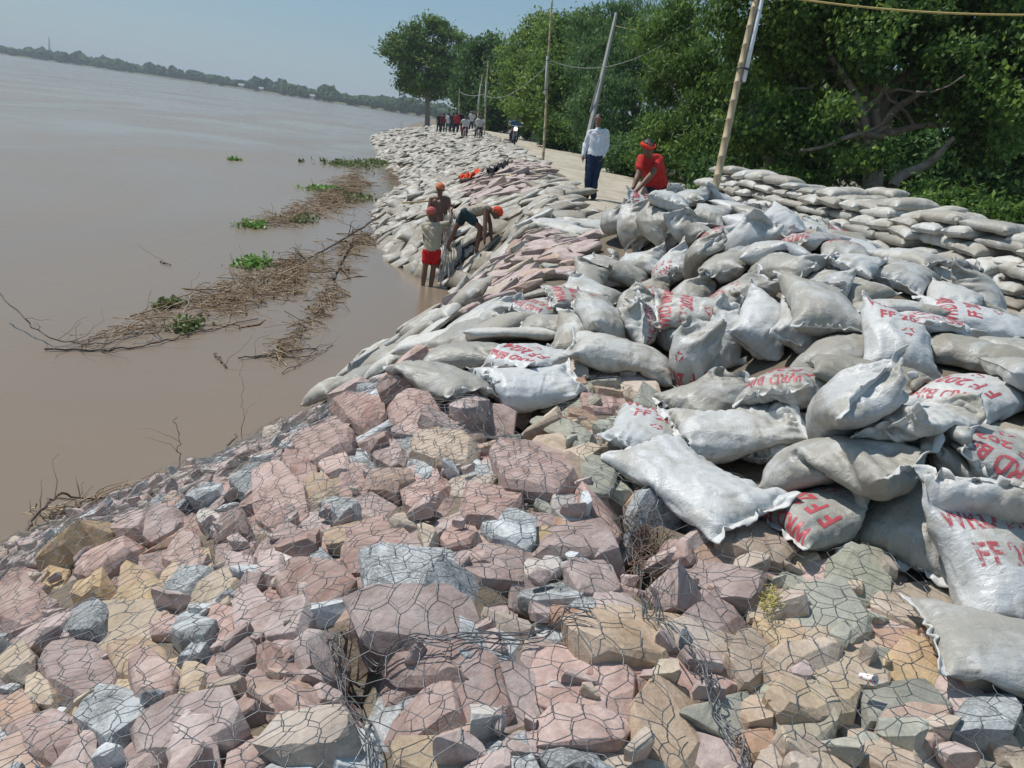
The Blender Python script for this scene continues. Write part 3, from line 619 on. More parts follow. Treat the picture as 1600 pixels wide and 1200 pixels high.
# printing: flat letters, cut into small cells, laid through the cloth's own grid
def text_template(lines):
    bm = bmesh.new()
    for body, width, height, cy, cx in lines:
        cu = bpy.data.curves.new("lettering", 'FONT'); cu.body = body; cu.size = 1; cu.align_x = 'CENTER'; cu.offset = .03; cu.space_character = 1.02; cu.resolution_u = 3
        to = bpy.data.objects.new("lettering", cu); COL.objects.link(to); bpy.context.view_layer.update()
        me = to.evaluated_get(bpy.context.evaluated_depsgraph_get()).to_mesh(); co = np.array([v.co for v in me.vertices]); mn, mx = co.min(0), co.max(0)
        vs = [bm.verts.new(((c[0] - (mn[0] + mx[0]) / 2) / (mx[0] - mn[0]) * width + cx, (c[1] - mn[1]) / (mx[1] - mn[1]) * height + cy, 0)) for c in co]
        for p in me.polygons:
            try: bm.faces.new([vs[i] for i in p.vertices])
            except ValueError: pass
        to.to_mesh_clear(); bpy.data.objects.remove(to); bpy.data.curves.remove(cu)
    for k in range(3):                                   # the three chasing arrows
        a = math.radians(90 + 120 * k); R = .030; c = (0, -.235)
        def pt(r, an): return bm.verts.new((c[0] + r * math.cos(an), c[1] + r * math.sin(an), 0))
        bm.faces.new([pt(R, a + .25), pt(R * .72, a + .25), pt(R * .62, a + 1.35), pt(R * .86, a + 1.3)])
        bm.faces.new([pt(R * .45, a + 1.28), pt(R * .95, a + 1.95), pt(R * 1.2, a + 1.28)])
    for ax in (0, 1):
        lo, hi = (-.22, .22) if ax == 0 else (-.28, .12); q = lo
        while q < hi:
            bmesh.ops.bisect_plane(bm, geom=bm.verts[:] + bm.edges[:] + bm.faces[:], plane_co=(q, q, 0), plane_no=(1, 0, 0) if ax == 0 else (0, 1, 0)); q += .012
    bmesh.ops.triangulate(bm, faces=bm.faces[:]); bm.verts.index_update()
    V = np.array([v.co[:2] for v in bm.verts]); F = np.array([[v.index for v in f.verts] for f in bm.faces]); bm.free(); return V, F
TXT = {'full': text_template([("WRD Bihar", .37, .10, .0, 0), ("FF 2024", .27, .085, -.135, .01)]),
       'low': text_template([("WRD Bihar", .34, .075, .01, .015), ("F F 2024", .29, .11, -.145, -.01)])}
def print_mesh(G, kind, L, W, origin, up=.22, flip=1, side=0):
    V, F = TXT[kind]; nu, nr = G.shape[:2]; N = normals_of(G); h = nr // 2
    a, b = V[:, 0] * flip, V[:, 1]; u = (up - b) * -1 if False else (-(b) - up)
    u = -(b + up) if flip > 0 else (b + up)
    fi = np.clip((u / L + .5) * (nu - 1), 0, nu - 1.001); fj = np.clip((a / W + .5) * h, 0, h - .001) + side
    i = fi.astype(int); j = fj.astype(int); s = (fi - i)[:, None]; t = (fj - j)[:, None]; j1 = (j + 1) % nr; j = j % nr
    q = lambda A: (A[i, j] * (1 - s) + A[i + 1, j] * s) * (1 - t) + (A[i, j1] * (1 - s) + A[i + 1, j1] * s) * t
    return mesh_np("bag_print", q(G) + q(N) * .0016 - origin, F, True, PRINT_M)
def splat(G):
    pts = G.reshape(-1, 3); i = ((pts[:, 0] - GX0) / GS).astype(int); j = ((pts[:, 1] - GY0) / GS).astype(int)
    ok = (i >= 0) & (j >= 0) & (i < len(gx)) & (j < len(gy)); np.maximum.at(HG, (i[ok], j[ok]), pts[ok, 2])
nbag = 0
def bag_object(G, L, W, mi, rng, pr=None, hems=(1, 1), label=None, group=None, side=0, up=.17, flip=1, k=None):
    global nbag
    org = G.mean((0, 1)); V = (G - org).reshape(-1, 3); nu, nr = G.shape[:2]
    o = link("sandbag", mesh_np("sandbag", V, grid_faces(nu, nr), True, BAG_M[mi] if mi < 3 else BAG_FAR), loc=org); nbag += 1
    tag(o, label, 'sandbag', group)
    for e, on in zip((0, -1), hems):
        if on: hv, hf = hem_mesh(G, e, rng); link("hem", mesh_np("hem", hv - org, hf, True, HEM_M), o)
    if pr: link("bag_print", print_mesh(G, pr, L, W, org, up, flip, side), o)
    return o
def drop_bag(px, py, ang, L, W, V0, seed, k=2, mi=0, pr=None, hems=(1, 1), label=None, group=None, dz=.07, side=0, up=.17, flip=1, amp=1., steps=46, kink=0.):
    P = at_t(px, py, .05, lambda x_, y_: np.minimum(H(x_, y_), T(x_, y_) + dz)); a = math.radians(ang); d = Vector(ray(px + 14 * math.cos(a), py + 14 * math.sin(a))); t = (P.z - CAM_H) / d.z
    q = Vector((d.x * t, d.y * t)) - P.xy; yaw = math.atan2(q.y, q.x)
    return drop_at(P.x, P.y, yaw, L, W, V0, seed, k, mi, pr, hems, label, group, side, up, flip, amp, steps, kink)
def drop_at(x, y, yaw, L, W, V0, seed, k=2, mi=0, pr=None, hems=(1, 1), label=None, group=None, side=0, up=.17, flip=1, amp=1., steps=46, kink=0.):
    rng = np.random.default_rng(seed); c, s = math.cos(yaw), math.sin(yaw)
    a, b = np.meshgrid(np.linspace(-.42, .42, 9) * L, np.linspace(-.4, .4, 7) * W, indexing='ij'); hx = x + a * c - b * s; hy = y + a * s + b * c; hh = H(hx, hy)
    A = np.column_stack([a.ravel(), b.ravel(), np.ones(a.size)]); sl, sr, mid = [float(q) for q in np.linalg.lstsq(A, hh.ravel(), rcond=None)[0]]; cl = lambda q: max(-.38, min(.38, q))
    cz = mid + float(np.percentile(hh.ravel() - A @ np.array([cl(sl), cl(sr), mid]), 75)) + .055
    P = sim_bags(H, x, y, cz, yaw, L, W, V0, steps=steps, seed=seed, pitch=cl(sl), roll=cl(sr), kink=kink)
    gap = float((P[..., 2] - H(P[..., 0], P[..., 1])).min()); hi = float((P[..., 2] - T(P[..., 0], P[..., 1])).mean())
    if gap > .1 or hi > .85: return None                 # would not come to rest here
    if gap > .02: P[..., 2] -= gap
    G = refine(P, k, L, W, seed * 7 + 3, amp); splat(refine(P, 2, L, W, 1, 0) if k < 2 else G)
    return bag_object(G, L, W, mi, rng, pr, hems, label, group, side, up, flip)
# (x, y in the photo, angle of the long axis, flags): the heap, lower bags first.  flags: material digit, f/l print, r = print at the other end, s small, b big
BAGS = [
 (690,590,28,'1','white sandbag sagging over the rim of the hole in the stone facing'),
 (740,560,10,'1','flat grey sandbag lying behind the drooping one above the hole'),
 (822,612,2,'0','smooth flat sandbag lying across the far rim of the hole'),
 (832,556,-18,'0l','swollen sandbag with a faint red print resting on the flat bag by the hole'),
 (610,570,-20,'0s','white sandbag on the crest where the pink stones meet the river'),
 (557,600,-30,'1s','dusty white sandbag second from the water above the pink stones'),
 (512,620,-35,'0s','twisted sandbag at the water edge touching the pink stones'),
 (680,540,10,'1','crumpled grey sandbag half buried near the inlet'),
 (665,512,-5,'2s','muddy torn sandbag lying in the shallow inlet'),(720,530,-25,'0','pale sandbag above the torn one at the inlet'),
 (742,468,-35,'2','muddy sandbag on the bank above the inlet'),(690,505,15,'0lfs','small white bag with red letters at the edge of the inlet'),
 (800,490,-50,'1','long grey sandbag sloping down towards the inlet'),(850,480,-8,'0l','broad pale sandbag with washed out red letters beside the stone patch'),
 (905,480,5,'0l','wide sandbag in the middle of the flat row below the stone patch'),(880,515,10,'1','grey sandbag tucked below the wide flat row'),
 (940,437,4,'1','dusty sandbag with a dark side beside the orange stone patch'),(965,420,10,'1','sandbag behind the dusty one near the stone patch'),
 (900,535,-70,'2s','short grey sandbag standing on its side'),
 (968,562,10,'2b','muddy sandbag slumped on the netted stones left of the heap'),
 (925,500,50,'1','shaded sandbag leaning on its neighbours left of the heap'),
 (972,500,-50,'2l','upright dirty sandbag with pink letters left of the heap'),
 (1045,535,28,'0bh1','bulging clean sandbag leaning over the muddy one'),
 (1035,468,-60,'2f','dirty sandbag standing on end with red letters'),(1105,460,-5,'2','muddy sandbag behind the bulging clean one'),
 (1172,468,5,'1l','sandbag with a trace of red in the middle of the heap'),
 (1090,500,10,'1f','sandbag with red letters buried under its neighbours'),
 (1125,550,85,'1s','small sandbag wedged upright in the heap'),(1178,535,82,'0','sandbag standing on edge beside the red lettered one'),
 (1245,525,62,'1f','creased sandbag with smeared red letters right of the standing one'),
 (1095,598,-8,'1l','sandbag with red marks sagging at the left foot of the heap'),(1128,628,-12,'1','pale sandbag lying below the red marked one'),
 (1262,602,-15,'0l','long plump sandbag with red letters at its upper end'),(1330,560,-10,'1','sandbag half hidden behind the long plump one'),
 (1140,680,6,'1','flattened sandbag on the green stones left of the large one'),(1240,670,-20,'1','grey sandbag squeezed under the largest bag'),
 (1008,680,-62,'0fr','sandbag standing on the net with Bihar and FF 2024 in red at its top'),
 (1450,710,-10,'2s','small dark stained sandbag in the gap of the heap'),
 (1375,648,48,'0bh1','largest smooth grey sandbag in the middle of the heap'),
 (1525,560,15,'2h2','stained sandbag under the top right pair'),
 (1530,625,-8,'1l','creased sandbag with faint red marks near the right edge'),
 (1535,700,-65,'0f','sandbag with upside down red letters near the right edge'),
 (1335,742,24,'1b','long creased sandbag lying over the stones right of centre'),(1582,790,60,'1b','big dirty sandbag cut by the right edge of the view'),
 (1450,800,-45,'1','sandbag with a raised hem behind the lettered one in front'),
 (1082,765,34,'0b','clean bright sandbag lying alone on the net in front of the heap'),
 (1292,818,-4,'0ls','plump sandbag with upside down red letters lying on the net'),
 (1610,1030,14,'0','sandbag at the lower right corner under the lettered one'),
 (1512,912,40,'0fd','large front sandbag with WRD Bihar in bold red letters'),
 (1325,450,18,'2','dark muddy sandbag behind the long grey one'),(1278,478,36,'1bh1','long grey sandbag pointing down the upper slope of the heap'),
 (1388,540,38,'0fh2','sandbag with curved red letters under the top right pair'),
 (1490,450,6,'0fbh2','upper bag of the top right pair lying behind with red letters'),
 (1520,508,10,'0fbh3','glossy topmost right sandbag with two red lines of letters'),
 (1075,415,-45,'1l','grey sandbag with a small red mark at the far left of the heap'),(1150,418,-20,'1','sandbag in the second row behind the heap'),
 (1020,412,15,'1','flattened sandbag between the road and the heap'),(1240,425,20,'1','sandbag below the lettered pair at the back'),
 (1320,400,60,'1f','sandbag with slanting red letters at the back'),(1150,372,8,'0l','sandbag with red marks next to the foreground bamboo pole'),(1120,395,30,'1','dusty sandbag at the foot of the foreground bamboo pole'),
 (1410,430,-20,'1','crumpled sandbag behind the top right pair'),(1180,352,0,'0','pale sandbag right of the bamboo pole base'),
 (1268,385,4,'0fh1','square bag showing FF 2024 at the back of the heap'),(1215,352,-58,'0bh2','glossy sandbag standing steeply above the square lettered bag'),
 (1268,330,30,'1bh3','long dull sandbag on top at the back of the heap'),
 (1000,345,70,'2s','stained sandbag with a red patch at the left of the small pile'),(1030,350,-60,'1','sandbag under the worker hands'),(1075,352,40,'1f','sandbag with red letters at the right of the small pile'),
 (1110,335,-20,'1','sandbag behind the small pile'),(978,348,15,'1h1','sandbag at the left foot of the small pile'),(1000,338,-30,'2h3','dull sandbag under the lettered one at the left of the small pile'),(1040,338,20,'1h3','plump sandbag in the core of the small pile'),(1045,325,-20,'1bh2','upper sandbag of the small pile beside the red shirt worker'),(1085,308,-12,'1h2','top sandbag right of the red shirt worker')]
# the nearest bags settle first, the ones further up lean on them
FIRST = [(1610, 1030), (1582, 790), (1450, 800), (1512, 912), (1292, 818), (1008, 680), (1082, 765), (1335, 742), (1535, 700), (1450, 710), (1240, 670), (1140, 680)]
BAGS.sort(key=lambda b: FIRST.index((b[0], b[1])) if (b[0], b[1]) in FIRST else 99)
FLATQ = [b for b in BAGS if b[0] < 760 and b[4].find('hole') < 0 and b[1] > 460]; BAGS = [b for b in BAGS if b not in FLATQ]
for k_, (px, py, ang, fl, lab) in enumerate(BAGS):
    z = 3.0; P = at_t(px, py, .05); dist = math.hypot(P.x, P.y)
    L, W, V0 = (.61, .42, .0240)
    if 's' in fl: L, W, V0 = .52, .37, .0175
    if 'b' in fl: L, W, V0 = .70, .47, .0355
    if k_ < 18: V0 *= .72
    rr = np.random.default_rng(k_ + 50); V0 *= rr.uniform(.85, 1.08)
    drop_bag(px, py, ang, L, W, V0, 100 + k_, k=3 if dist < 4.5 else 2, amp=1.15, mi=int(fl[0]), pr='full' if 'f' in fl else ('low' if 'l' in fl else None),
             flip=-1 if 'r' in fl else 1, up=.08 if 'd' in fl else .17, hems=(1, int(rr.random() < .8)), label=lab, group='sandbags heaped in front', dz=.16 + (.1 * int(fl[fl.index('h') + 1]) if 'h' in fl else 0), kink=float(rr.uniform(-.12, .12)))
hp = at_d(996, 303, 9.95)
for q_, (ox, oy, yw, lb_) in enumerate([(-.12, .05, 1.4, 'lowest plain sandbag in the column below the red shirt worker hands'), (.16, -.02, 1.7, 'second plain sandbag in the column below the red shirt worker hands'), (-.03, .0, 2.2, 'middle plain sandbag in the column below the red shirt worker hands'), (.0, .04, .2, 'third plain sandbag in the column below the red shirt worker hands'), (.04, .0, .5, 'white and red lettered sandbag under the hands of the red shirt worker')]):
    drop_at(hp.x + .05 + ox, hp.y + oy, yw, .62, .41, .025, 990 + q_, k=2, mi=(1, 2, 1, 1, 0)[q_], pr='full' if q_ == 4 else None, label=lb_, group='sandbags heaped in front')
print("hand bag top", float(H(hp.x, hp.y)), "hand z", hp.z)
print("hero bags", len(BAGS), round(time.time() - T_START, 1))
# ------------------------------------------------------------------ more bags: gaps of the heap, wall, slope
def bag_zone(x, y):
    px, py, Z = project((x, y, float(T(x, y))))
    if rock_region(px, py, x, y) or px > 1720: return False
    return x > np.interp(y, SH_Y, SH_X) - .05
rf = np.random.default_rng(77); FILL = [(.6, 3.6, 2.6, 6.2, 5000), (-1.8, 3.9, 3.2, 10.4, 9000)]
nf = 0; leftq = []
for x0, x1, y0, y1, n_try in FILL:
    for _ in range(n_try):
        if nf >= 104: break
        x, y = rf.uniform(x0, x1), rf.uniform(y0, y1)
        if not bag_zone(x, y) or in_patch_a(x, y, -.3) or (y > 9.2 and x < 1.6): continue
        if x > 2.4 + .17 * y: continue
        if project((x, y, float(T(x, y)) + .2))[0] > 1680: continue
        a, b = np.meshgrid(np.linspace(-.2, .2, 5), np.linspace(-.2, .2, 5)); free = (H(x + a, y + b) - T(x + a, y + b) < .07).mean()
        if free < .7: continue
        left = x < .1
        if left:
            N = tnormal(x, y, .3); yaw = rf.uniform(-.9, .9); k = int(rf.integers(8)); leftq.append((x, y, yaw, N, k)); splat(np.stack(np.meshgrid(np.linspace(-.25, .25, 30), np.linspace(-.2, .2, 24), indexing='ij') + [np.full((30, 24), 0.)], -1) * np.array([1, 1, 0]) + np.stack([np.full((30, 24), x), np.full((30, 24), y), T(x + np.linspace(-.25, .25, 30)[:, None] + np.zeros((30, 24)), y + np.linspace(-.2, .2, 24)[None] + np.zeros((30, 24))) + .09], -1)); nf += 1; continue
        yaw = rf.uniform(-.5, .5) + (0 if left else rf.uniform(0, 3)); sd = 900 + nf
        drop_at(x, y, yaw, .58, .40, rf.uniform(.016, .021), sd, k=2 if y < 6 else 1, mi=int(rf.choice([0, 1, 1, 2])), pr=('low' if rf.random() < .12 else None), hems=(1, 0) if y < 7 else (0, 0),
                label='grey sandbag filling a gap in the heap' if not left else 'flattened pale sandbag paving the bank',
                group='sandbags filling the gaps' if not left else 'flat sandbags paving the near bank', steps=36); nf += 1
print("fill bags", nf, round(time.time() - T_START, 1))
# settled bags on level ground, shared by the far rows
flat = lambda x, y: np.zeros_like(x)
def lump(s): return lambda x, y: .05 * np.maximum(0, np.sin((x * 5 + s)) * np.cos(y * 4 + s * 2))
VAR, VLOW = [], []
for k in range(8):
    P = sim_bags(lump(k * 1.7) if k % 2 else flat, 0, 0, .09, 0, .66, .43, .0165 + .0012 * k, steps=40, seed=300 + k, kink=(-.1, .12, 0, .06)[k % 4])
    G = refine(P, 1, .66, .43, 40 + k, .9); G -= np.array([0, 0, .015])
    VAR.append(mesh_np("sandbag", G.reshape(-1, 3), grid_faces(*G.shape[:2]), True, BAG_FAR if k % 4 else BAG_M[1]))
    g = P[::3, ::3] - np.array([0, 0, .015]); 
    g = np.concatenate([g, P[-1:, ::3] - np.array([0, 0, .015])]) if (NU % 3) else g
    VLOW.append((g.reshape(-1, 3), grid_faces(*g.shape[:2])))
def place_variant(x, y, z, yaw, N, k, label, group, sc=(1, 1, 1)):
    o = link("sandbag", VAR[k]); zx = Vector(N).normalized(); ax = Vector((math.cos(yaw), math.sin(yaw), 0)); ax = (ax - zx * ax.dot(zx)).normalized(); ay = zx.cross(ax)
    M = Matrix((ax * sc[0], ay * sc[1], zx * sc[2])).transposed().to_4x4(); M.translation = (x, y, z); o.matrix_world = M; tag(o, label, 'sandbag', group); return o
for k_, (px, py, ang, fl, lab) in enumerate(FLATQ):
    P = at_t(px, py, .04); a = math.radians(ang); d = Vector(ray(px + 14 * math.cos(a), py + 14 * math.sin(a))); t = (P.z - CAM_H) / d.z; q = Vector((d.x * t, d.y * t)) - P.xy; N = tnormal(P.x, P.y, .3)
    o = place_variant(P.x, P.y, max(.03, float(T(P.x, P.y)) + .06), math.atan2(q.y, q.x), (N[0] * .8 + rf.normal(0, .08), N[1] * .8, N[2]), (k_ * 3 + 1) % 8, lab, 'sandbags lying at the water edge', (1.08, 1.05, 1.25) if 's' not in fl else (.8, .85, 1.1))
for x, y, yaw, N, k in leftq: place_variant(x, y, float(T(x, y)) + .03, yaw, (N[0] + rf.normal(0, .1), N[1] + rf.normal(0, .1), N[2]), k, 'flattened pale sandbag paving the bank', 'flat sandbags paving the near bank', (1, 1, rf.uniform(.7, 1)))
# the long wall of stacked bags on the right
WA, WB = Vector((5.25, 6.3)), Vector((2.95, 14.6)); wd = (WB - WA); wl_ = wd.length; wd.normalize(); wn_ = Vector((wd.y, -wd.x)); wyaw = math.atan2(wd.y, wd.x)
if wn_.x < 0: wn_ = -wn_
rw = np.random.default_rng(5); ORD = ['', '', 'lowest visible', 'second', 'third', 'fourth', 'top']; LAY = 7; WZ = 1.98
for lay in range(2, LAY):
    s = .15 * (lay % 2) + rw.uniform(0, .2); inset = .045 * lay
    while s < wl_ - .1 * lay * .6:
        hd = rw.random() < .6; step = .46 if hd else .62; jitter = rw.uniform(-.05, .05)
        p = WA + wd * (s + step / 2) + wn_ * (inset + jitter + (.10 if hd else 0)); zz = WZ + lay * .120 + .09 * s / wl_ + rw.uniform(-.012, .012) + .03 * float(vnoise(s * .8, 1.0, 3))
        yaw = (wyaw + math.pi / 2 if hd else wyaw) + rw.uniform(-.14, .14)
        place_variant(p.x, p.y, zz, yaw, (rw.normal(0, .06) - .10, rw.normal(0, .05), 1), int(rw.integers(8)), f'pale sandbag in the {ORD[lay]} course of the long wall',
                      'sandbags of the long wall' if lay < LAY - 1 else 'sandbags on top of the long wall', (1, .97, 1.2)); s += step * rw.uniform(.9, 1.0)
s = 0
while s < wl_:   # back half of the top course
    p = WA + wd * s + wn_ * (.95 + rw.uniform(-.05, .05)); place_variant(p.x, p.y, WZ + (LAY - 1) * .120 + rw.uniform(-.03, .04), wyaw + math.pi / 2 + rw.uniform(-.3, .3), (0, 0, 1), int(rw.integers(8)), 'pale sandbag in the rear row on the long wall', 'sandbags on top of the long wall'); s += .5
q = at_d(1385, 299, 10.6); place_variant(q.x, q.y, WZ + LAY * .120 + .03, wyaw + .2, (0, 0, 1), 3, 'single rolled sandbag lying on top of the long wall under the big tree', None, (.85, .8, 1.1))
LOWC = []                                                 # the two lowest courses, hidden by the heap
for lay in range(2):
    s = .15 * lay
    while s < wl_: p = WA + wd * (s + .3) + wn_ * (.045 * lay + .05); LOWC.append((p.x, p.y, WZ + lay * .120 - .03, wyaw + math.pi / 2 * (rw.random() < .5))); s += .5
# small stacks on the far side of the road
SP = at_t(972, 266)
for lay in range(4):
    for c in range(2 if lay < 3 else 1):
        place_variant(SP.x - .3 + .05 * lay + c * .62 - .2 * (lay % 2), SP.y + rw.uniform(-.1, .1), SP.z + .04 + lay * .14, rw.uniform(-.2, .2), (0, 0, 1), int(rw.integers(8)), 'sandbag of the neat small stack behind the man in the white shirt', 'sandbags of the small roadside stack')
rs = np.random.default_rng(9); n_ind = [o for o in COL.objects if o.name.startswith('sandbag')]; budget = 299 - len(n_ind); print("wall done, bags", len(n_ind), round(time.time() - T_START, 1))
spots = []; beyond = []
y = 10.2
while y < 104:
    xs, xc = np.interp(y, SH_Y, SH_X), np.interp(y, CR_Y, CR_X); road_l = np.interp(y, [9.6, 12.8, 17.3, 23.7, 50, 66, 105], [1.5, 1.2, .8, .4, -2.5, -5.5, -10.8])
    w = .44 if y < 40 else (.5 if y < 70 else .62); x = xs - .2 + rs.uniform(0, .25)
    while x < road_l - .2:
        if not in_patch_b(x, y, .15) and not in_patch_a(x, y, -.1): spots.append((x + rs.uniform(-.1, .1), y + rs.uniform(-.14, .14)))
        x += w * rs.uniform(.8, 1.15)
    y += (.40 if y < 40 else (.55 if y < 70 else .75)) * rs.uniform(.9, 1.1)
for _ in range(900):                                        # the heap goes on to the right of the view
    x, y = rs.uniform(1.55, 4.9), rs.uniform(.2, 7.0); ppx, ppy, _z = project((x, y, float(T(x, y)) + .2))
    if (ppx > 1700 or y < .9 or (ppy > 1230 and x > 1.7)) and x < 4.2 + .1 * y and not any((x - a) ** 2 + (y - b) ** 2 < .10 for a, b in beyond): beyond.append((x, y)); spots.append((x, y)); spots.append((x + .15, y + .1))
for _ in range(110): spots.append((rs.uniform(3.3, 6.4), rs.uniform(14.5, 24)))        # beyond the road
for _ in range(60): spots.append((rs.uniform(2.2, 4.6), rs.uniform(9.4, 13.5)))       # between heap and wall
spots.sort(key=lambda q: q[1]); LV, LF, LT, lb = [], [], [], 0; used = 0
for (x, y) in spots:
    N = tnormal(x, y, .3); steep = 1 - N.z; yaw = 2.6 * float(vnoise(x * .5, y * .28, 12)) + rs.uniform(-.5, .5) + (math.pi / 2 if rs.random() < .3 else 0); N = N + Vector(rs.normal(0, .17, 3)); N.normalize(); k = int(rs.integers(8)); z = float(T(x, y)) + rs.uniform(-.01, .05) + .16 * max(0, float(vnoise(x * .9, y * .5, 14)))
    e_ = rs.uniform(.75, 1.4); sc = (e_, e_, rs.uniform(.8, 1.5)) if y > 16 else (1, 1, rs.uniform(.7, 1))
    if y > 17 and rs.random() < .10: continue
    if used < budget and 7.1 < y < 17 and (x < 1.6 or y > 14):
        if H(x, y) - T(x, y) > .05 and y < 12: continue
        place_variant(x, y, z, yaw, N, k, 'flat pale embankment sandbag near the workers', 'sandbags paving the embankment', sc); used += 1; continue
    zx = N; ax = Vector((math.cos(yaw), math.sin(yaw), 0)); ax = (ax - zx * ax.dot(zx)).normalized(); ay = zx.cross(ax); g, f = VLOW[k]; s_ = 1.0 if y < 60 else 1.35
    LV.append((g * np.array(sc) * s_) @ np.array([ax, ay, zx]) + np.array([x, y, z])); LF.append(f + lb); lb += len(g); LT.append(np.full(len(g), rs.random()))
for (x, y, z, yaw) in LOWC:
    g, f = VLOW[int(rs.integers(8))]; c_, s_ = math.cos(yaw), math.sin(yaw); LV.append((g * np.array([1, 1, 1.25])) @ np.array([[c_, s_, 0], [-s_, c_, 0], [0, 0, 1]]) + np.array([x, y, z])); LF.append(f + lb); lb += len(g); LT.append(np.full(len(g), rs.random()))
pv = mesh_np("sandbag_paving", np.concatenate(LV), np.concatenate(LF), True, bag_material("woven_plastic_distant", (.50, .485, .445), (.33, .285, .22), .50, .6, tone=True)); at_ = pv.attributes.new("tone", "FLOAT", "POINT"); at_.data.foreach_set("value", np.concatenate(LT).astype(np.float32))
tag(link("sandbag_paving", pv), "countless pale sandbags covering the embankment into the distance", "sandbags", kind='stuff')
print("slope bags", len(spots), used, round(time.time() - T_START, 1))
# ------------------------------------------------------------------ trees and plants
def leaf_material(name, a, b, c, rough=.5, trans=.35):
    m, n, l, p = mat(name); at = n.new("ShaderNodeAttribute"); at.attribute_name = 'tone'
    col = ramp(n, l, at.outputs['Fac'], [(.0, a), (.5, b), (1.0, c)]); l.new(col, p.inputs['Base Color']); p.inputs['Roughness'].default_value = rough; p.inputs['Specular IOR Level'].default_value = .18
    t = n.new("ShaderNodeBsdfTranslucent"); hs = n.new("ShaderNodeHueSaturation"); hs.inputs['Value'].default_value = 1.25; hs.inputs['Hue'].default_value = .49; l.new(col, hs.inputs['Color']); l.new(hs.outputs[0], t.inputs[0])
    mx = n.new("ShaderNodeMixShader"); mx.inputs[0].default_value = trans; l.new(p.outputs[0], mx.inputs[1]); l.new(t.outputs[0], mx.inputs[2]); l.new(mx.outputs[0], n["Material Output"].inputs[0]); return m
LEAF = {'dark': leaf_material("leaves_dark", (.035, .085, .022), (.065, .145, .038), (.14, .25, .065)),
        'mid': leaf_material("leaves_mid", (.05, .10, .022), (.105, .195, .04), (.23, .35, .07)),
        'deep': leaf_material("leaves_deep", (.03, .07, .018), (.08, .155, .032), (.24, .36, .07)),
        'light': leaf_material("leaves_light", (.08, .14, .03), (.15, .25, .05), (.27, .38, .08)),
        'blue': leaf_material("leaves_bluish", (.045, .10, .035), (.09, .18, .06), (.17, .29, .10))}
BARK = simple("bark", (.27, .225, .18), .9, .35, 6, .02, 30)
def leaves_mesh(name, C, Nr, size, rng, material, aspect=2.2, droop=.4, tone=None):
    """many single leaves: C centres (n,3), Nr preferred normals"""
    n = len(C); d = rng.normal(0, 1, (n, 3)); d[:, 2] -= droop * 1.5; d /= np.linalg.norm(d, axis=1, keepdims=True)
    nn = Nr + rng.normal(0, .55, (n, 3)); s = np.cross(d, nn); s /= np.linalg.norm(s, axis=1, keepdims=True) + 1e-9; up = np.cross(s, d)
    L = size * rng.uniform(.6, 1.3, n)[:, None]; Wd = L / aspect
    V = np.stack([C - d * L * .5, C + s * Wd * .5 - up * Wd * .12, C + d * L * .5, C - s * Wd * .5 - up * Wd * .12], 1).reshape(-1, 3)
    me = mesh_np(name, V, np.arange(4 * n).reshape(-1, 4), False, material)
    t = tone if tone is not None else rng.random(n); a = me.attributes.new("tone", 'FLOAT', 'POINT'); a.data.foreach_set("value", np.repeat(np.clip(t, 0, 1), 4).astype(np.float32)); return me
def crown_points(lobes, n, rng, clump=.12, per=26, shell=.55):
    """leaf clumps through the lobes' volume, denser at their skin; gaps where noise is low"""
    w = np.array([l[3] * l[4] * l[5] for l in lobes]) ** .66; w /= w.sum(); nc = n // per; k = rng.choice(len(lobes), nc * 2, p=w); Lb = np.array(lobes)[k]
    d = rng.normal(0, 1, (len(k), 3)); d /= np.linalg.norm(d, axis=1, keepdims=True); r = rng.uniform(shell, 1.0, len(k)) ** .6
    r *= 1 + .42 * np.array([noise.noise(Vector(q * 2.3) + Vector((kk * 3.1, 0, 0))) for q, kk in zip(d, k)])
    P = Lb[:, :3] + d * Lb[:, 3:6] * r[:, None]; keep = vnoise(P[:, 0] * 1.1 + P[:, 2] * .7, P[:, 1] * .9 + P[:, 2] * 1.3, 17) > -.12; P = P[keep][:nc]; d = d[keep][:nc]
    m = len(P); off = rng.normal(0, 1, (m, per, 3)); cs = clump * rng.uniform(.6, 1.5, (m, 1, 1)); off = off * cs * np.array([1, 1, .6])
    C = (P[:, None] + off).reshape(-1, 3); Nn = (np.repeat(d[:, None], per, 1) + np.array([0, 0, .6])).reshape(-1, 3)
    tone = (np.repeat(rng.normal(.45, .22, (m, 1)), per, 1) + rng.normal(0, .14, (m, per)) + off[..., 2] / (cs[..., 0] + .01) * .06).reshape(-1)
    return C, Nn, tone, P
def limb(p0, p1, r0, r1, rng, wob=.06, n=9):
    t = np.linspace(0, 1, n)[:, None]; P = np.array(p0) * (1 - t) + np.array(p1) * t; L = np.linalg.norm(np.array(p1) - np.array(p0))
    w = rng.normal(0, wob * L, (4, 3)); 
    for q in range(1, 4): P = P + np.sin(t * np.pi * q) * w[q - 1] / q
    return P, np.linspace(r0, r1, n)
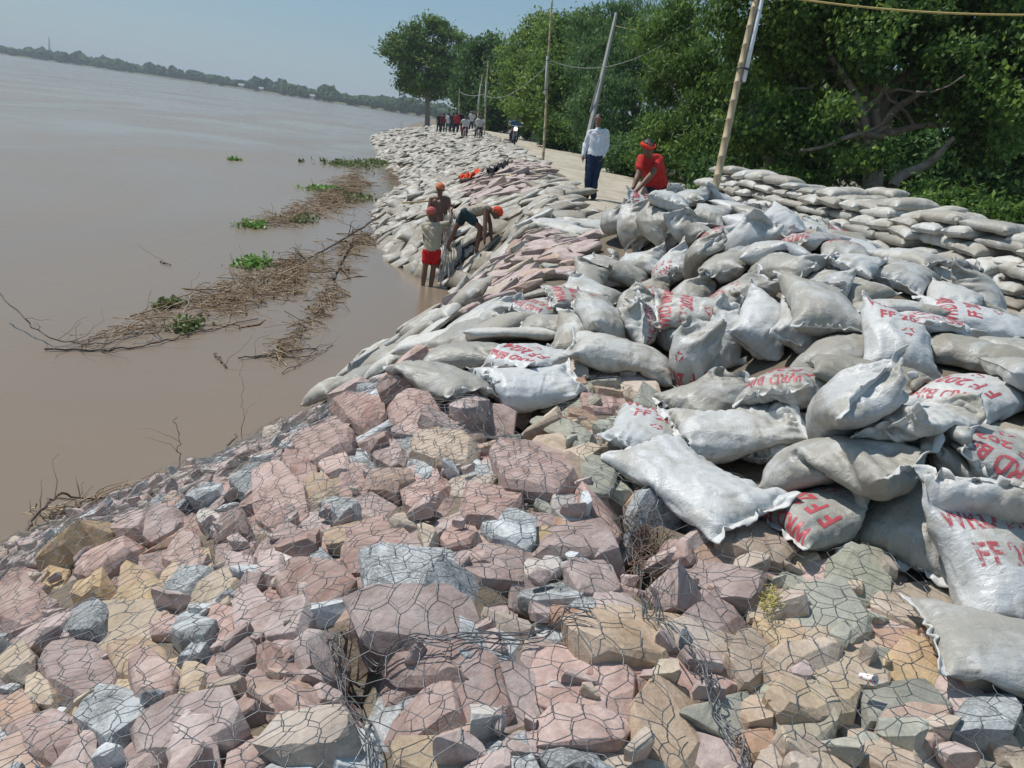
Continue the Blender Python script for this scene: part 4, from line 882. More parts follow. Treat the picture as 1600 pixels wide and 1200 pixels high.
def tree(name, base, lobes, n_leaf, leaf, kind, seed, trunk_r, label, group=None, limbs=7, clump=.3, aspect=2.0, droop=.4, fork=.35, extra=None, cat='tree', lean=(0, 0)):
    rng = np.random.default_rng(seed); base = np.array(base, float); root = empty(name, base); tag(root, label, cat, group)
    lobes = [tuple(l) for l in lobes]; C, Nn, tone, P = crown_points(lobes, n_leaf, rng, clump)
    me = leaves_mesh("crown", C - base, Nn, leaf, rng, LEAF[kind], aspect, droop, tone); link("crown", me, root)
    ctr = np.average(np.array(lobes)[:, :3], axis=0, weights=[l[3] for l in lobes]); top = base + (ctr - base) * fork + np.array([lean[0], lean[1], 0]); paths = [limb(base + [0, 0, -.3], top, trunk_r * 1.15, trunk_r * .8, rng, .03)]
    for k in range(limbs):
        lb = lobes[k % len(lobes)]; e = np.array(lb[:3]) + rng.normal(0, .3, 3) * np.array(lb[3:6]); st = base + (top - base) * rng.uniform(.75, 1.0)
        b = limb(st, e, trunk_r * rng.uniform(.4, .65), trunk_r * .12, rng, .09, 12); paths.append(b)
        for q in range(3):
            i = int(rng.integers(4, 10)); e2 = P[rng.integers(len(P))]; 
            cand = P[rng.integers(len(P), size=30)]; e2 = cand[np.argmin(np.linalg.norm(cand - b[0][i] - [0, 0, .5], axis=1))]
            paths.append(limb(b[0][i], e2, b[1][i] * .6, b[1][i] * .15, rng, .1, 7))
    if extra: paths += extra(rng)
    V, F = tubes(paths, 8); link("trunk", mesh_np("trunk", V - base, F, True, BARK), root); return root
def lobes_at(spec):
    """(x in photo, y in photo, distance, half width, half height, half depth in m) -> lobe"""
    out = []
    for px, py, Z, rx, rz, ry in spec: p = at_d(px, py, Z); out.append((p.x, p.y, p.z, rx, ry, rz))
    return out
def gpos(px, py, Z):
    p = at_d(px, py, Z); return (p.x, p.y, float(T(p.x, p.y)) - .05)
tree("tree", gpos(668, 190, 100), lobes_at([(635, 72, 100, 2.6, 2.4, 2.5), (672, 62, 100, 3.0, 2.7, 2.8), (706, 78, 100, 2.6, 2.4, 2.5), (660, 105, 100, 3.4, 2.1, 3), (700, 112, 101, 2.6, 2.2, 2.4), (665, 135, 100, 2.6, 1.5, 2.4), (692, 138, 100, 2.2, 1.3, 2.2), (640, 128, 100, 1.7, 1.2, 1.8), (615, 75, 99, 1.5, 1.1, 1.5), (680, 45, 100, 1.5, 1.4, 1.6), (640, 100, 100, 2, 1.8, 2)]), 26000, .42, 'mid', 1, .32, "lone round crowned tree standing at the tip of the embankment", limbs=8, clump=.42, fork=.5)
tree("tree", gpos(745, 200, 84), lobes_at([(745, 105, 84, 2.4, 2.4, 2.6), (775, 95, 83, 2.6, 2.6, 2.6), (760, 140, 84, 3.0, 2.6, 3), (795, 130, 80, 3, 3.2, 3), (730, 150, 86, 1.8, 1.8, 2), (790, 170, 78, 2.6, 2.0, 2.4), (750, 175, 84, 2, 1.3, 2)]), 26000, .42, 'dark', 2, .35, "dark tree right behind the two slanted thin poles", clump=.42)
tree("tree", gpos(835, 215, 60), lobes_at([(825, 85, 62, 2.0, 1.9, 2.2), (850, 65, 60, 2.0, 1.9, 2.2), (822, 125, 60, 1.9, 1.8, 2), (860, 110, 58, 2.3, 2.2, 2), (845, 160, 57, 2.3, 2.1, 2), (888, 75, 58, 2, 2, 2), (880, 145, 56, 2, 1.9, 2), (826, 175, 60, 1.6, 1.3, 2)]), 30000, .30, 'light', 3, .28, "bright yellow green tree where the road disappears", clump=.32)
tree("tree", gpos(900, 232, 47), lobes_at([(885, 60, 48, 1.7, 1.5, 2), (915, 55, 47, 1.8, 1.6, 2), (880, 110, 46, 1.8, 1.6, 1.8), (905, 130, 45, 1.8, 1.6, 1.8), (880, 175, 45, 1.8, 1.5, 1.6), (905, 190, 44, 1.7, 1.3, 1.5), (925, 95, 45, 1.6, 1.5, 1.6)]), 26000, .27, 'mid', 4, .25, "mid green tree behind the far bamboo pole", clump=.30)
tree("tree", gpos(985, 255, 41), lobes_at([(950, 50, 42, 2.00, 1.50, 1.92), (1000, 45, 42, 2.12, 1.62, 1.92), (935, 110, 41, 1.88, 1.75, 1.80), (985, 110, 40, 2.00, 1.88, 1.80), (940, 170, 39, 1.88, 1.75, 1.68), (1000, 170, 39, 1.88, 1.75, 1.68), (960, 215, 39, 1.88, 1.25, 1.44), (1025, 215, 39, 1.62, 1.50, 1.44), (1040, 110, 40, 1.88, 1.88, 1.80)]), 52000, .24, 'blue', 5, .24, "drooping dark mango like tree behind the man in the white shirt", clump=.20, aspect=4.0, droop=1.0)
tree("tree", gpos(1080, 280, 25), lobes_at([(1050, 60, 26, 1.3, 1.2, 1.3), (1100, 45, 25, 1.4, 1.2, 1.3), (1065, 130, 25, 1.3, 1.2, 1.2), (1060, 200, 25, 1.3, 1.1, 1.2), (1100, 235, 24, 1.3, .9, 1.1), (1120, 120, 24, 1.2, 1.2, 1.2), (1040, 240, 25, 1.0, .8, 1.0), (1090, 180, 24.5, 1.2, 1.1, 1.1)]), 46000, .17, 'mid', 6, .2, "leafy tree with a red tinted tip behind the foreground bamboo pole", clump=.17, aspect=3.2, droop=.8)
def big_limbs(rng):
    b = gpos(1365, 300, 18); A = lambda x, y, z: np.array(at_d(x, y, z)); o = []
    f = A(1372, 205, 18)
    for (x, y, z, r) in ((1320, 60, 17.5, .17), (1352, 40, 19, .13), (1440, 90, 18, .15), (1390, 20, 17, .13), (1290, 150, 16.5, .09), (1530, 185, 17, .10), (1455, 130, 16.5, .12), (1250, 235, 17, .08)):
        l1 = limb(f + rng.normal(0, .08, 3), A(x, y, z), r, r * .35, rng, .06, 12); o.append(l1)
        for q in range(3):
            i = int(rng.integers(4, 11)); o.append(limb(l1[0][i], l1[0][i] + rng.normal(0, 1.1, 3) + [0, 0, .8], l1[1][i] * .55, .015, rng, .1, 8))
    o.append(limb(A(1395, 292, 17), A(1490, 215, 16.5), .13, .05, rng, .05)); o.append(limb(A(1205, 290, 20), A(1175, 170, 19), .13, .07, rng, .05)); return o
tree("large_tree", gpos(1365, 300, 18), lobes_at([(1230, 20, 18, 1.7, 1.2, 1.6), (1330, -10, 18, 1.9, 1.3, 1.8), (1450, 0, 18, 1.9, 1.3, 1.8), (1560, 30, 17, 1.6, 1.3, 1.6), (1210, 110, 18.5, 1.3, 1.1, 1.2), (1290, 95, 19.5, 1.3, .9, 1), (1420, 70, 16.5, 1.4, .8, 1.0), (1530, 115, 16.5, 1.3, .9, 1.1), (1600, 150, 16, 1.0, 1.2, 1.2), (1190, 190, 19, 1.0, .8, 1), (1460, 160, 19.5, 1.2, .7, 1.0), (1560, 215, 17, .9, .6, .8), (1330, 160, 16, .5, .4, .5), (1280, 215, 18, .8, .5, .7), (1350, 235, 16.5, .45, .35, .4), (1380, -90, 18, 3, 1.6, 2)]), 98000, .135, 'deep', 7, .26, "huge spreading tree with forked pale limbs over the long sandbag wall", limbs=2, clump=.20, aspect=1.35, droop=.9, extra=big_limbs, fork=.45)
tree("tree", gpos(1460, 310, 26), lobes_at([(1240, 160, 27, 2.0, 1.8, 1.6), (1330, 200, 28, 2.0, 1.5, 1.6), (1420, 250, 26, 2.0, 1.1, 1.5), (1520, 265, 25, 2.2, 1.2, 1.5), (1600, 260, 24, 1.8, 1.4, 1.5), (1560, 150, 28, 2.0, 1.2, 1.6), (1260, 250, 26, 1.6, .9, 1.4), (1160, 230, 27, 1.4, 1.2, 1.4), (1400, 150, 30, 1.6, 1.2, 1.4)]), 50000, .22, 'dark', 8, .22, "dark tree filling the shade behind the huge spreading one", clump=.3, aspect=1.8)
rb = np.random.default_rng(21)
for i, (px, py, Z, h, kind, lab) in enumerate([(1235, 290, 18.5, .8, 'mid', 'low bush at the foot of the slanting limb behind the wall'), (1440, 300, 15.5, .9, 'deep', 'green bush under the right limb of the huge tree'), (1520, 322, 14, .9, 'deep', 'leafy bush behind the right end of the wall'), (1575, 330, 13, .8, 'deep', 'dark bush at the far right behind the wall'), (1330, 290, 18, .6, 'light', 'small bright bush at the trunk of the huge tree'),
        (1125, 268, 20, .7, 'dark', 'dark bush behind the left end of the wall'), (1000, 262, 27, .9, 'blue', 'bush behind the worker in the red shirt'), (890, 232, 46, 1.1, 'dark', 'dark bush at the roadside beyond the leaning concrete pole'), (950, 255, 31, .8, 'dark', 'shaded bush right of the leaning concrete pole'), (835, 214, 62, 1.3, 'dark', 'shaded bush at the bend of the road'), (775, 200, 80, 1.6, 'dark', 'dark bush behind the motorcycle'), (1600, 345, 12.5, .8, 'deep', 'bush cut by the right edge above the wall')]):
    b = gpos(px, py, Z); tree("bush", b, [(b[0] + rb.normal(0, .3 * h), b[1] + rb.normal(0, .3 * h), b[2] + .55 * h + rb.uniform(0, .5) * h, .75 * h, .6 * h, .6 * h) for _ in range(5)], 7000, .10 + Z * .003, kind, 30 + i, .04, lab, limbs=5, clump=.10 + .002 * Z, cat='bush', aspect=2.4)
# roadside grass
GRASS = leaf_material("grass_blades", (.07, .12, .03), (.12, .19, .05), (.22, .27, .10), .6, .3)
rg = np.random.default_rng(3); gc = []
for _ in range(2600):
    y = rg.uniform(13, 60); x = np.interp(y, [9.6, 12.8, 15.6, 27, 51, 66, 105], [2.4, 2.6, 3.0, 3.4, 1.8, -.6, -6]) + abs(rg.normal(0, .7)) + .2
    if y < 24 and rg.random() < .8: continue
    for _ in range(22): gc.append((x + rg.normal(0, .16), y + rg.normal(0, .16)))
gc = np.array(gc); gz = T(gc[:, 0], gc[:, 1]); n = len(gc); hgt = rg.uniform(.08, .28, n); a = rg.uniform(0, 6.28, n); w = .012
V = np.stack([np.column_stack([gc[:, 0] + w * np.cos(a), gc[:, 1] + w * np.sin(a), gz]), np.column_stack([gc[:, 0] - w * np.cos(a), gc[:, 1] - w * np.sin(a), gz]), np.column_stack([gc[:, 0] + rg.normal(0, .06, n), gc[:, 1] + rg.normal(0, .06, n), gz + hgt])], 1).reshape(-1, 3)
me = mesh_np("roadside_grass", V, np.arange(3 * n).reshape(-1, 3), False, GRASS); t_ = me.attributes.new("tone", 'FLOAT', 'POINT'); t_.data.foreach_set("value", np.repeat(rg.random(n), 3).astype(np.float32))
tag(link("roadside_grass", me), "short green grass along the far edge of the sandy road", "grass", kind='stuff')
# far bank with its wood
FB = [at_z(-260, 42, 0.0)] if False else []
for px, dd in ((-150, 1150), (0, 1100), (150, 1040), (300, 930), (400, 840), (500, 730), (600, 620), (660, 560), (760, 500), (900, 450), (1100, 420)):
    r_ = ray(px, 79.5 + .143 * px); h_ = math.hypot(r_[0], r_[1]); FB.append((r_[0] / h_ * dd, r_[1] / h_ * dd))
FB = np.array(FB); back = FB * 3.2
V = np.concatenate([np.column_stack([FB, np.full(len(FB), -1.)]), np.column_stack([FB * 1.003, np.full(len(FB), 1.2)]), np.column_stack([back, np.full(len(FB), 1.6)])]); m = len(FB); i = np.arange(m - 1)
tag(link("far_bank", mesh_np("far_bank", V, np.concatenate([np.stack([i, i + 1, i + 1 + m, i + m], -1), np.stack([i + m, i + m + 1, i + 1 + 2 * m, i + 2 * m], -1)]), False, simple("bank_soil", (.20, .19, .11), .95, .3, .02))), kind='structure')
bm = bmesh.new(); bmesh.ops.create_icosphere(bm, subdivisions=3, radius=1); ico = np.array([v.co[:] for v in bm.verts]); icf = np.array([[v.index for v in f.verts] for f in bm.faces]); bm.free()
rt = np.random.default_rng(4); VV, FF, TT, b0 = [], [], [], 0; seg = np.linalg.norm(np.diff(FB, axis=0), axis=1); cum = np.concatenate([[0], np.cumsum(seg)])
for s in np.arange(0, cum[-1], 2.6):
    x = np.interp(s, cum, FB[:, 0]); y = np.interp(s, cum, FB[:, 1]); dd = 1 + rt.uniform(.004, .05); x *= dd; y *= dd; h = rt.uniform(3.0, 5.0) * (1 + .5 * float(vnoise(s * .012, 0, 2)) + .35 * float(vnoise(s * .05, 3, 2)))
    if rt.random() < .06: h *= 1.35
    rx = rt.uniform(3.5, 6.0); dsp = 1 + .5 * vnoise(ico[:, 0] * 2.6 + s * 1.3, ico[:, 1] * 2.6 + ico[:, 2] * 2.1, 9) + .35 * vnoise(ico[:, 0] * 6 + s, ico[:, 2] * 6 + ico[:, 1] * 5, 10) + rt.normal(0, .035, len(ico))
    VV.append(ico * dsp[:, None] * np.array([rx, rx, h]) + np.array([x, y, 1.2 + h * .85])); FF.append(icf + b0); TT.append(np.full(len(ico), rt.random())); b0 += len(ico)
me = mesh_np("far_wood", np.concatenate(VV), np.concatenate(FF), False, leaf_material("far_foliage", (.035, .07, .03), (.055, .10, .04), (.09, .14, .055), .8, .15)); t_ = me.attributes.new("tone", 'FLOAT', 'POINT'); t_.data.foreach_set("value", np.concatenate(TT).astype(np.float32))
tag(link("far_wood", me), "continuous belt of trees along the opposite river bank", "wood", kind='stuff')
def house(px, dd, w, h, lab):
    r_ = ray(px, 79.5 + .143 * px); q = math.hypot(r_[0], r_[1]); x, y = r_[0] / q * dd, r_[1] / q * dd; o = empty("house", (x, y, 1.0), math.atan2(-x, y) * 0 + math.atan2(y, x) - math.pi / 2); tag(o, lab, 'house')
    def box(a, b, c, z): return np.array([(i * a / 2, j * b / 2, z + k * c) for k in (0, 1) for j in (-1, 1) for i in (-1, 1)], float)
    bf = np.array([[0, 1, 3, 2], [4, 6, 7, 5], [0, 4, 5, 1], [2, 3, 7, 6], [0, 2, 6, 4], [1, 5, 7, 3]]); link("wall", mesh_np("wall", box(w, w * .7, h, 0), bf, False, simple("limewash", (.72, .70, .66), .8, .08)), o)
    rv = np.array([(-w * .55, -w * .4, h), (w * .55, -w * .4, h), (w * .55, w * .4, h), (-w * .55, w * .4, h), (-w * .55, 0, h + 1.4), (w * .55, 0, h + 1.4)], float)
    link("roof", mesh_np("roof", rv, [np.array([[0, 1, 5, 4], [2, 3, 4, 5]]), np.array([[0, 4, 3], [1, 2, 5]])], False, simple("tin_roof", (.42, .40, .40), .6, .15)), o)
    for k in (-1, 1): link("window", mesh_np("window", np.array([(k * w * .25 + a * .5, -w * .36, h * .5 + b * .6) for a, b in ((-1, -1), (1, -1), (1, 1), (-1, 1))], float), np.array([[0, 1, 2, 3]]), False, simple("dark_opening", (.04, .04, .045), .5)), o)
house(377, 838, 5, 2.6, "small white house among the trees of the far bank"); house(408, 812, 4, 2, "low pale hut on the far bank right of the white house"); house(488, 722, 4, 2, "pale hut on the far bank nearest to the embankment")
r_ = ray(78, 90); q = math.hypot(r_[0], r_[1]); mx_, my_ = r_[0] / q * 1120, r_[1] / q * 1120; ps = []
for a in range(4): ps.append((np.array([(math.cos(a * 1.57 + .78) * 1.6, math.sin(a * 1.57 + .78) * 1.6, 0), (math.cos(a * 1.57 + .78) * .25, math.sin(a * 1.57 + .78) * .25, 25)]), .16))
for k in range(9):
    z = k * 2.7; r1 = 1.6 - 1.35 * z / 25; r2 = 1.6 - 1.35 * (z + 2.7) / 25
    for a in range(4): ps.append((np.array([(math.cos(a * 1.57 + .78) * r1, math.sin(a * 1.57 + .78) * r1, z), (math.cos(a * 1.57 + 2.35) * r2, math.sin(a * 1.57 + 2.35) * r2, z + 2.7)]), .09))
V, F = tubes(ps, 4); tag(link("lattice_mast", mesh_np("lattice_mast", V, F, False, simple("mast_steel", (.35, .35, .36), .6)), loc=(mx_, my_, 1)), "thin lattice mast rising above the trees of the far bank", "mast")
print("trees", round(time.time() - T_START, 1))
# ------------------------------------------------------------------ poles, lamps and cables
BAMBOO = simple("bamboo", (.46, .36, .22), .6, .2, 5, .002, 50)
TUBE_M = simple("lamp_tube_white", (.74, .76, .77), .35, .05); BAND_M = simple("black_tape", (.03, .03, .03), .5)
def bamboo(px0, py0, px1, py1, Z0, r0, r1, label, group, dZ=0.0, nodes=14, wob=.012, lamp=None, lamp_label=None, lamp_side=1):
    a = at_d(px0, py0, Z0); b = at_d(px1, py1, Z0 + dZ); a.z = min(a.z, float(T(a.x, a.y)) - .05) if abs(a.z - float(T(a.x, a.y))) < .6 else a.z
    L = (b - a).length; rng = np.random.default_rng(int(px0)); t = np.sort(np.concatenate([np.linspace(0, 1, nodes * 2 + 1)] + [np.linspace(0, 1, nodes + 1)[1:-1] + o_ for o_ in (-.004, .004)])); n = len(t) - 1; P = np.array(a)[None] * (1 - t[:, None]) + np.array(b)[None] * t[:, None]
    P = P + np.column_stack([np.sin(t * 5 + 1), np.cos(t * 4), t * 0]) * wob * L * .25; r = r0 * (1 - t) + r1 * t; r = r * np.where((np.abs(t * nodes - np.round(t * nodes)) < .01) & (t > 0) & (t < 1), 1.22, 1.0)
    V, F = tubes([(P, r)], 10); o = link("bamboo_pole", mesh_np("bamboo_pole", V - np.array(a), F, True, BAMBOO), loc=a); tag(o, label, 'pole', group)
    if lamp:
        t0, t1 = lamp; p0, p1 = a.lerp(b, t0), a.lerp(b, t1); s = Vector((lamp_side * (r0 * .8 + .018), -r0 * .7, 0)); q = link("tube_lamp", tube_lamp_mesh(p0 + s, p1 + s, max(.018, r0 * .55)), loc=p0 + s); tag(q, lamp_label, 'lamp')
        for k in (.12, .88):
            c = p0.lerp(p1, k) + s * .5; V, F = tubes([(np.array([c - (p1 - p0).normalized() * .012, c + (p1 - p0).normalized() * .012]) - np.array(p0 + s), r0 * 1.75)], 10); link("clamp", mesh_np("clamp", V, F, True, BAND_M), q)
def tube_lamp_mesh(p0, p1, r):
    P = np.array([p0, p0 + (p1 - p0) * .02, p0 + (p1 - p0) * .021, p0 + (p1 - p0) * .5, p0 + (p1 - p0) * .98, p1]); V, F = tubes([(P - np.array(p0) , np.array([r * .6, r * .9, r, r, r, r * .7]))], 8); return mesh_np("tube_lamp", V, F, True, TUBE_M)
bamboo(1101, 362, 1192, -45, 9.0, .046, .034, "thick yellow bamboo pole leaning right in the middle of the heap", None, lamp=(.575, .93), lamp_label="long white tube lamp strapped to the foreground bamboo pole")
bamboo(848, 252, 864, -15, 27, .050, .030, "tall thin bamboo pole at the left edge of the road in front of the trees", None, lamp=(.40, .62), lamp_label="white tube lamp on the tall pole at the road edge", lamp_side=-1)
bamboo(756, 214, 763, 96, 50, .055, .035, "right of the two thin bamboo poles near the distant crowd", "distant bamboo poles", lamp=(.42, .74), lamp_label="pale tube lamp on the right one of the paired distant poles", lamp_side=-1)
bamboo(743, 211, 754, 116, 52, .055, .035, "left slanting one of the two thin bamboo poles near the distant crowd", "distant bamboo poles", lamp=(.45, .85), lamp_label="pale tube lamp on the left one of the paired distant poles", lamp_side=-1)
bamboo(717, 196, 718, 137, 76, .06, .04, "farthest short bamboo pole beside the distant crowd", None)
bamboo(626, 206, 627, 190, 95, .04, .03, "thin stake standing in the river shallows by the far tip", None)
a, b = at_d(911, 246, 36), at_d(963, 20, 36); a.z = float(T(a.x, a.y)) - .3; P = np.array([a.lerp(b, t) for t in np.linspace(0, 1, 9)]); V, F = tubes([(P, np.linspace(.145, .07, 9))], 4)
po = link("concrete_pole", mesh_np("concrete_pole", V - np.array(a), F, False, simple("weathered_concrete", (.40, .39, .36), .85, .15, 3, .003, 60)), loc=a); tag(po, "square grey concrete pole leaning right behind the man in the white shirt", "pole")
m_ = a.lerp(b, .42); V, F = tubes([(np.array([m_ - Vector((.21, .1, .5)), m_ + Vector((-.02, -.1, 1.0))]) - np.array(a), .045)], 6); link("bracket", mesh_np("bracket", V, F, True, simple("grey_conduit", (.33, .33, .33), .6)), po)
CABLE_Y = simple("yellow_cable", (.50, .38, .14), .55, .15); CABLE_G = simple("grey_cable", (.30, .31, .29), .6, .1)
def cable(p, q, sag, r, m, label, n=28):
    t = np.linspace(0, 1, n)[:, None]; P = np.array(p) * (1 - t) + np.array(q) * t; P[:, 2] -= (4 * sag * t * (1 - t))[:, 0]; V, F = tubes([(P, r)], 6)
    o = link("cable", mesh_np("cable", V - np.array(p), F, True, m), loc=p); tag(o, label, 'cable'); return o
cable(at_d(1185, -12, 9), at_d(1760, 20, 7.5), .10, .011, CABLE_Y, "yellow cable slung from the foreground pole across the upper right")
cable(at_d(862, 95, 27), at_d(1100, 25, 24), .75, .012, CABLE_G, "thin grey cable sagging from the tall road pole past the leaning concrete pole")
cable(at_d(960, 40, 36), at_d(1130, 60, 30), .12, .012, CABLE_Y, "faint yellowish cable running from the top of the concrete pole into the trees")
cable(at_d(718, 143, 76), at_d(761, 146, 50), .25, .02, CABLE_G, "distant cable between the farthest pole and the paired poles"); cable(at_d(761, 150, 50), at_d(858, 100, 27), .5, .014, CABLE_G, "distant cable running from the paired poles to the tall road pole")
# ------------------------------------------------------------------ floating brush in the river
STRAW = leaf_material("dry_stems", (.17, .115, .07), (.33, .235, .15), (.52, .41, .28), .75, .1)
TWIG = simple("wet_wood", (.14, .10, .075), .7, .3, 10)
rd = np.random.default_rng(14)
def brush(name, pts, n, label, spread, height, tone_green=0.0):
    """band of drifting dead stems; pts (x, y, half width in photo px, weight)"""
    pts = np.array(pts, float); w = pts[:, 3] / pts[:, 3].sum(); paths, tones = [], []
    for _ in range(n):
        i = rd.choice(len(pts) - 1, p=w[:-1] / w[:-1].sum()); t = rd.random(); px = pts[i, 0] * (1 - t) + pts[i + 1, 0] * t; py = pts[i, 1] * (1 - t) + pts[i + 1, 1] * t; hw = pts[i, 2] * (1 - t) + pts[i + 1, 2] * t
        if vnoise(px * .035, py * .05, 21) < -.14: continue
        c = at_z(px + rd.normal(0, hw * .35), py + rd.normal(0, hw * .5), 0); d0 = at_z(pts[i + 1, 0], pts[i + 1, 1], 0) - at_z(pts[i, 0], pts[i, 1], 0); an = math.atan2(d0.y, d0.x) + rd.normal(0, 1.0)
        L = rd.uniform(.2, .75) * spread; lift = abs(rd.normal(0, height)); m = 5; s = np.linspace(-.5, .5, m)
        P = np.column_stack([c.x + s * L * math.cos(an) + rd.normal(0, .02, m), c.y + s * L * math.sin(an) + rd.normal(0, .02, m), lift * (1 - (2 * s) ** 2 * rd.uniform(0, 1.3)) - .012 + rd.normal(0, .01, m)])
        if rd.random() < .06: P[:, :2] = c[:2] + (P[:, :2] - c[:2]) * 1.7 + rd.normal(0, .03, (m, 2)); paths.append((P, rd.uniform(.006, .011) * (1 + c.y * .03))); tones.append(np.full(m * 3, rd.random() * .2)); continue
        if rd.random() < .3: P[:, 2] = np.linspace(-.02, lift * 2.2, m)
        paths.append((P, rd.uniform(.0022, .0055) * (1 + c.y * .035))); tones.append(np.full(m * 3, rd.random() * (1 if rd.random() < .8 else .2)))
    V, F = tubes(paths, 3); me = mesh_np(name, V, F, True, STRAW); a = me.attributes.new("tone", 'FLOAT', 'POINT'); a.data.foreach_set("value", np.concatenate(tones).astype(np.float32)); tag(link(name, me), label, 'brush', kind='stuff')
brush("drifting_brush", [(100, 545, 6, .08), (180, 522, 12, .3), (250, 502, 20, .8), (320, 478, 30, 2.6), (400, 455, 38, 3.6), (470, 425, 30, 2.8), (530, 395, 18, 1.5), (590, 365, 8, .6)], 1450, "tangle of dry brown stems floating on the river below the workers", 1.0, .065)
brush("drifting_brush", [(545, 400, 12, 1), (535, 440, 20, 1.2), (505, 480, 24, 1.0), (470, 520, 22, .7), (430, 560, 15, .4)], 380, "side branch of dry stems hanging towards the stone slope", .8, .06)
brush("drifting_brush", [(400, 352, 4, .4), (450, 340, 12, 1.2), (500, 322, 18, 2.4), (545, 296, 26, 3), (590, 275, 28, 3), (625, 262, 24, 2.6), (650, 250, 16, 1)], 2300, "second raft of brown stems drifting nearer the far bags", 1.5, .09)
brush("drifting_brush", [(0, 838, 8, 1), (60, 812, 10, 1), (120, 800, 8, .8), (200, 782, 5, .5), (260, 772, 4, .4)], 120, "wet roots and stems along the muddy edge at the lower left", .55, .05)
def branch(pts, r0, r1, label, side=8, zs=None, name="floating_branch"):
    P = np.array([at_z(x, y, 0) for x, y in pts]); t = np.linspace(0, len(P) - 1, 26); P = np.column_stack([np.interp(t, range(len(P)), P[:, c]) for c in range(3)]); P += rd.normal(0, .012, P.shape)
    z = np.interp(t / t[-1], np.linspace(0, 1, len(zs)), zs) if zs else .02; P[:, 2] = z + rd.normal(0, .008, len(P)); paths = [(P, np.linspace(r0, r1, len(P)))]
    for _ in range(side):
        i = rd.integers(3, 24); d = P[min(i + 1, 25)] - P[i - 1]; d /= np.linalg.norm(d) + 1e-9; an = rd.choice([-1, 1]) * rd.uniform(.5, 1.1); d2 = np.array([d[0] * math.cos(an) - d[1] * math.sin(an), d[0] * math.sin(an) + d[1] * math.cos(an), rd.uniform(.05, .8)])
        q = limb(P[i], P[i] + d2 * rd.uniform(.15, .6), r0 * .35, r0 * .1, rd, .08, 6); paths.append(q)
    V, F = tubes(paths, 6); o = P[0].copy(); tag(link(name, mesh_np(name, V - o, F, True, TWIG), loc=o), label, 'branch')
branch([(0, 498), (40, 522), (85, 541), (150, 541), (215, 527)], .010, .006, "long thin bare branch at the left end of the drifting brush", 9, (.35, .12, .03, .02))
branch([(70, 548), (160, 549), (230, 543), (300, 523), (400, 500)], .013, .007, "long thorny branch lying below the drifting brush", 16)
branch([(600, 352), (560, 372), (505, 395), (450, 425)], .035, .014, "grey driftwood log with twigs reaching to the bags", 10, (.35, .2, .05, .02)); branch([(552, 378), (538, 402), (521, 438)], .03, .018, "short thick driftwood piece hanging from the log", 3, (.1, .05, .02))
branch([(370, 562), (430, 556), (470, 562), (500, 548)], .010, .005, "forked twig floating off the stone slope", 8); branch([(333, 553), (345, 566), (354, 576)], .010, .006, "short lone stick floating in the brown water", 1); branch([(440, 585), (480, 565), (520, 540)], .007, .004, "thin twig near the white bags at the water edge", 5)
branch([(298, 775), (340, 745), (367, 714)], .014, .009, "pale straight stick lying at the edge of the pink stones", 2, (.05, .10, .22)); branch([(40, 835), (60, 815), (95, 795), (125, 783), (250, 777)], .014, .006, "curved wet root lying along the shore at the lower left", 8, (.02, .1, .12, .02, .02)); branch([(287, 770), (281, 740), (275, 720)], .006, .003, "thin upright twig standing in the water near the stones", 2, (.0, .2, .4))
branch([(372, 722), (380, 700), (373, 655)], .004, .002, "hair thin stem rising from the water beside the slope", 1, (.0, .3, .6)); branch([(250, 410), (268, 416)], .01, .006, "small stick drifting in open water left of the brush", 1)
HYA = leaf_material("hyacinth_leaf", (.07, .17, .03), (.13, .28, .05), (.24, .40, .10), .4, .3); HYD = leaf_material("dull_weed", (.07, .10, .03), (.13, .17, .06), (.20, .22, .09), .5, .2)
def hyacinth(px, py, w, n, label, m=None, name="floating_plant"):
    c = at_z(px, py, 0); s = w / 1200 * c.y * .5; C = np.column_stack([rd.normal(0, s * .5, n), rd.normal(0, s * .9, n), np.abs(rd.normal(.0, .045, n)) + .03 * s]); V = []
    ls = .05 + .003 * c.y; root = empty(name, c); tag(root, label, 'plant'); me = leaves_mesh("leaves", C + [0, 0, .02], np.tile([0, 0, 1.5], (n, 1)), ls, rd, m or HYA, 1.3, .1); link("leaves", me, root)
    V, F = tubes([(np.array([p * [.9, .9, 0] - [0, 0, .02], p]), .004) for p in C], 3); link("stalks", mesh_np("stalks", V, F, True, HYD and simple("green_stalk", (.12, .2, .05), .6)), root)
for a in [(396, 413, 52, 260, "bright green floating plant tuft beside the brush below the workers"), (396, 353, 40, 200, "bright green plant at the left tip of the farther raft"), (507, 297, 42, 330, "leafy green clump on the farther raft"), (366, 250, 18, 60, "lone small plant drifting in open water"), (470, 253, 12, 26, "tiny plant drifting in open water near the far bags"),
          (545, 258, 70, 500, "green weed patch at the far end of the farther raft"), (600, 256, 70, 500, "green weed patch touching the far bags"), (292, 512, 40, 200, "dark green weed caught in the middle of the brush"), (262, 478, 34, 130, "small green weed at the left of the brush"), (560, 310, 60, 260, "dull green weed inside the farther raft"), (470, 345, 46, 160, "dull weed at the lower edge of the farther raft")]:
    hyacinth(*a, m=HYA if 'bright' in a[4] or 'leafy' in a[4] or 'lone' in a[4] else HYD)
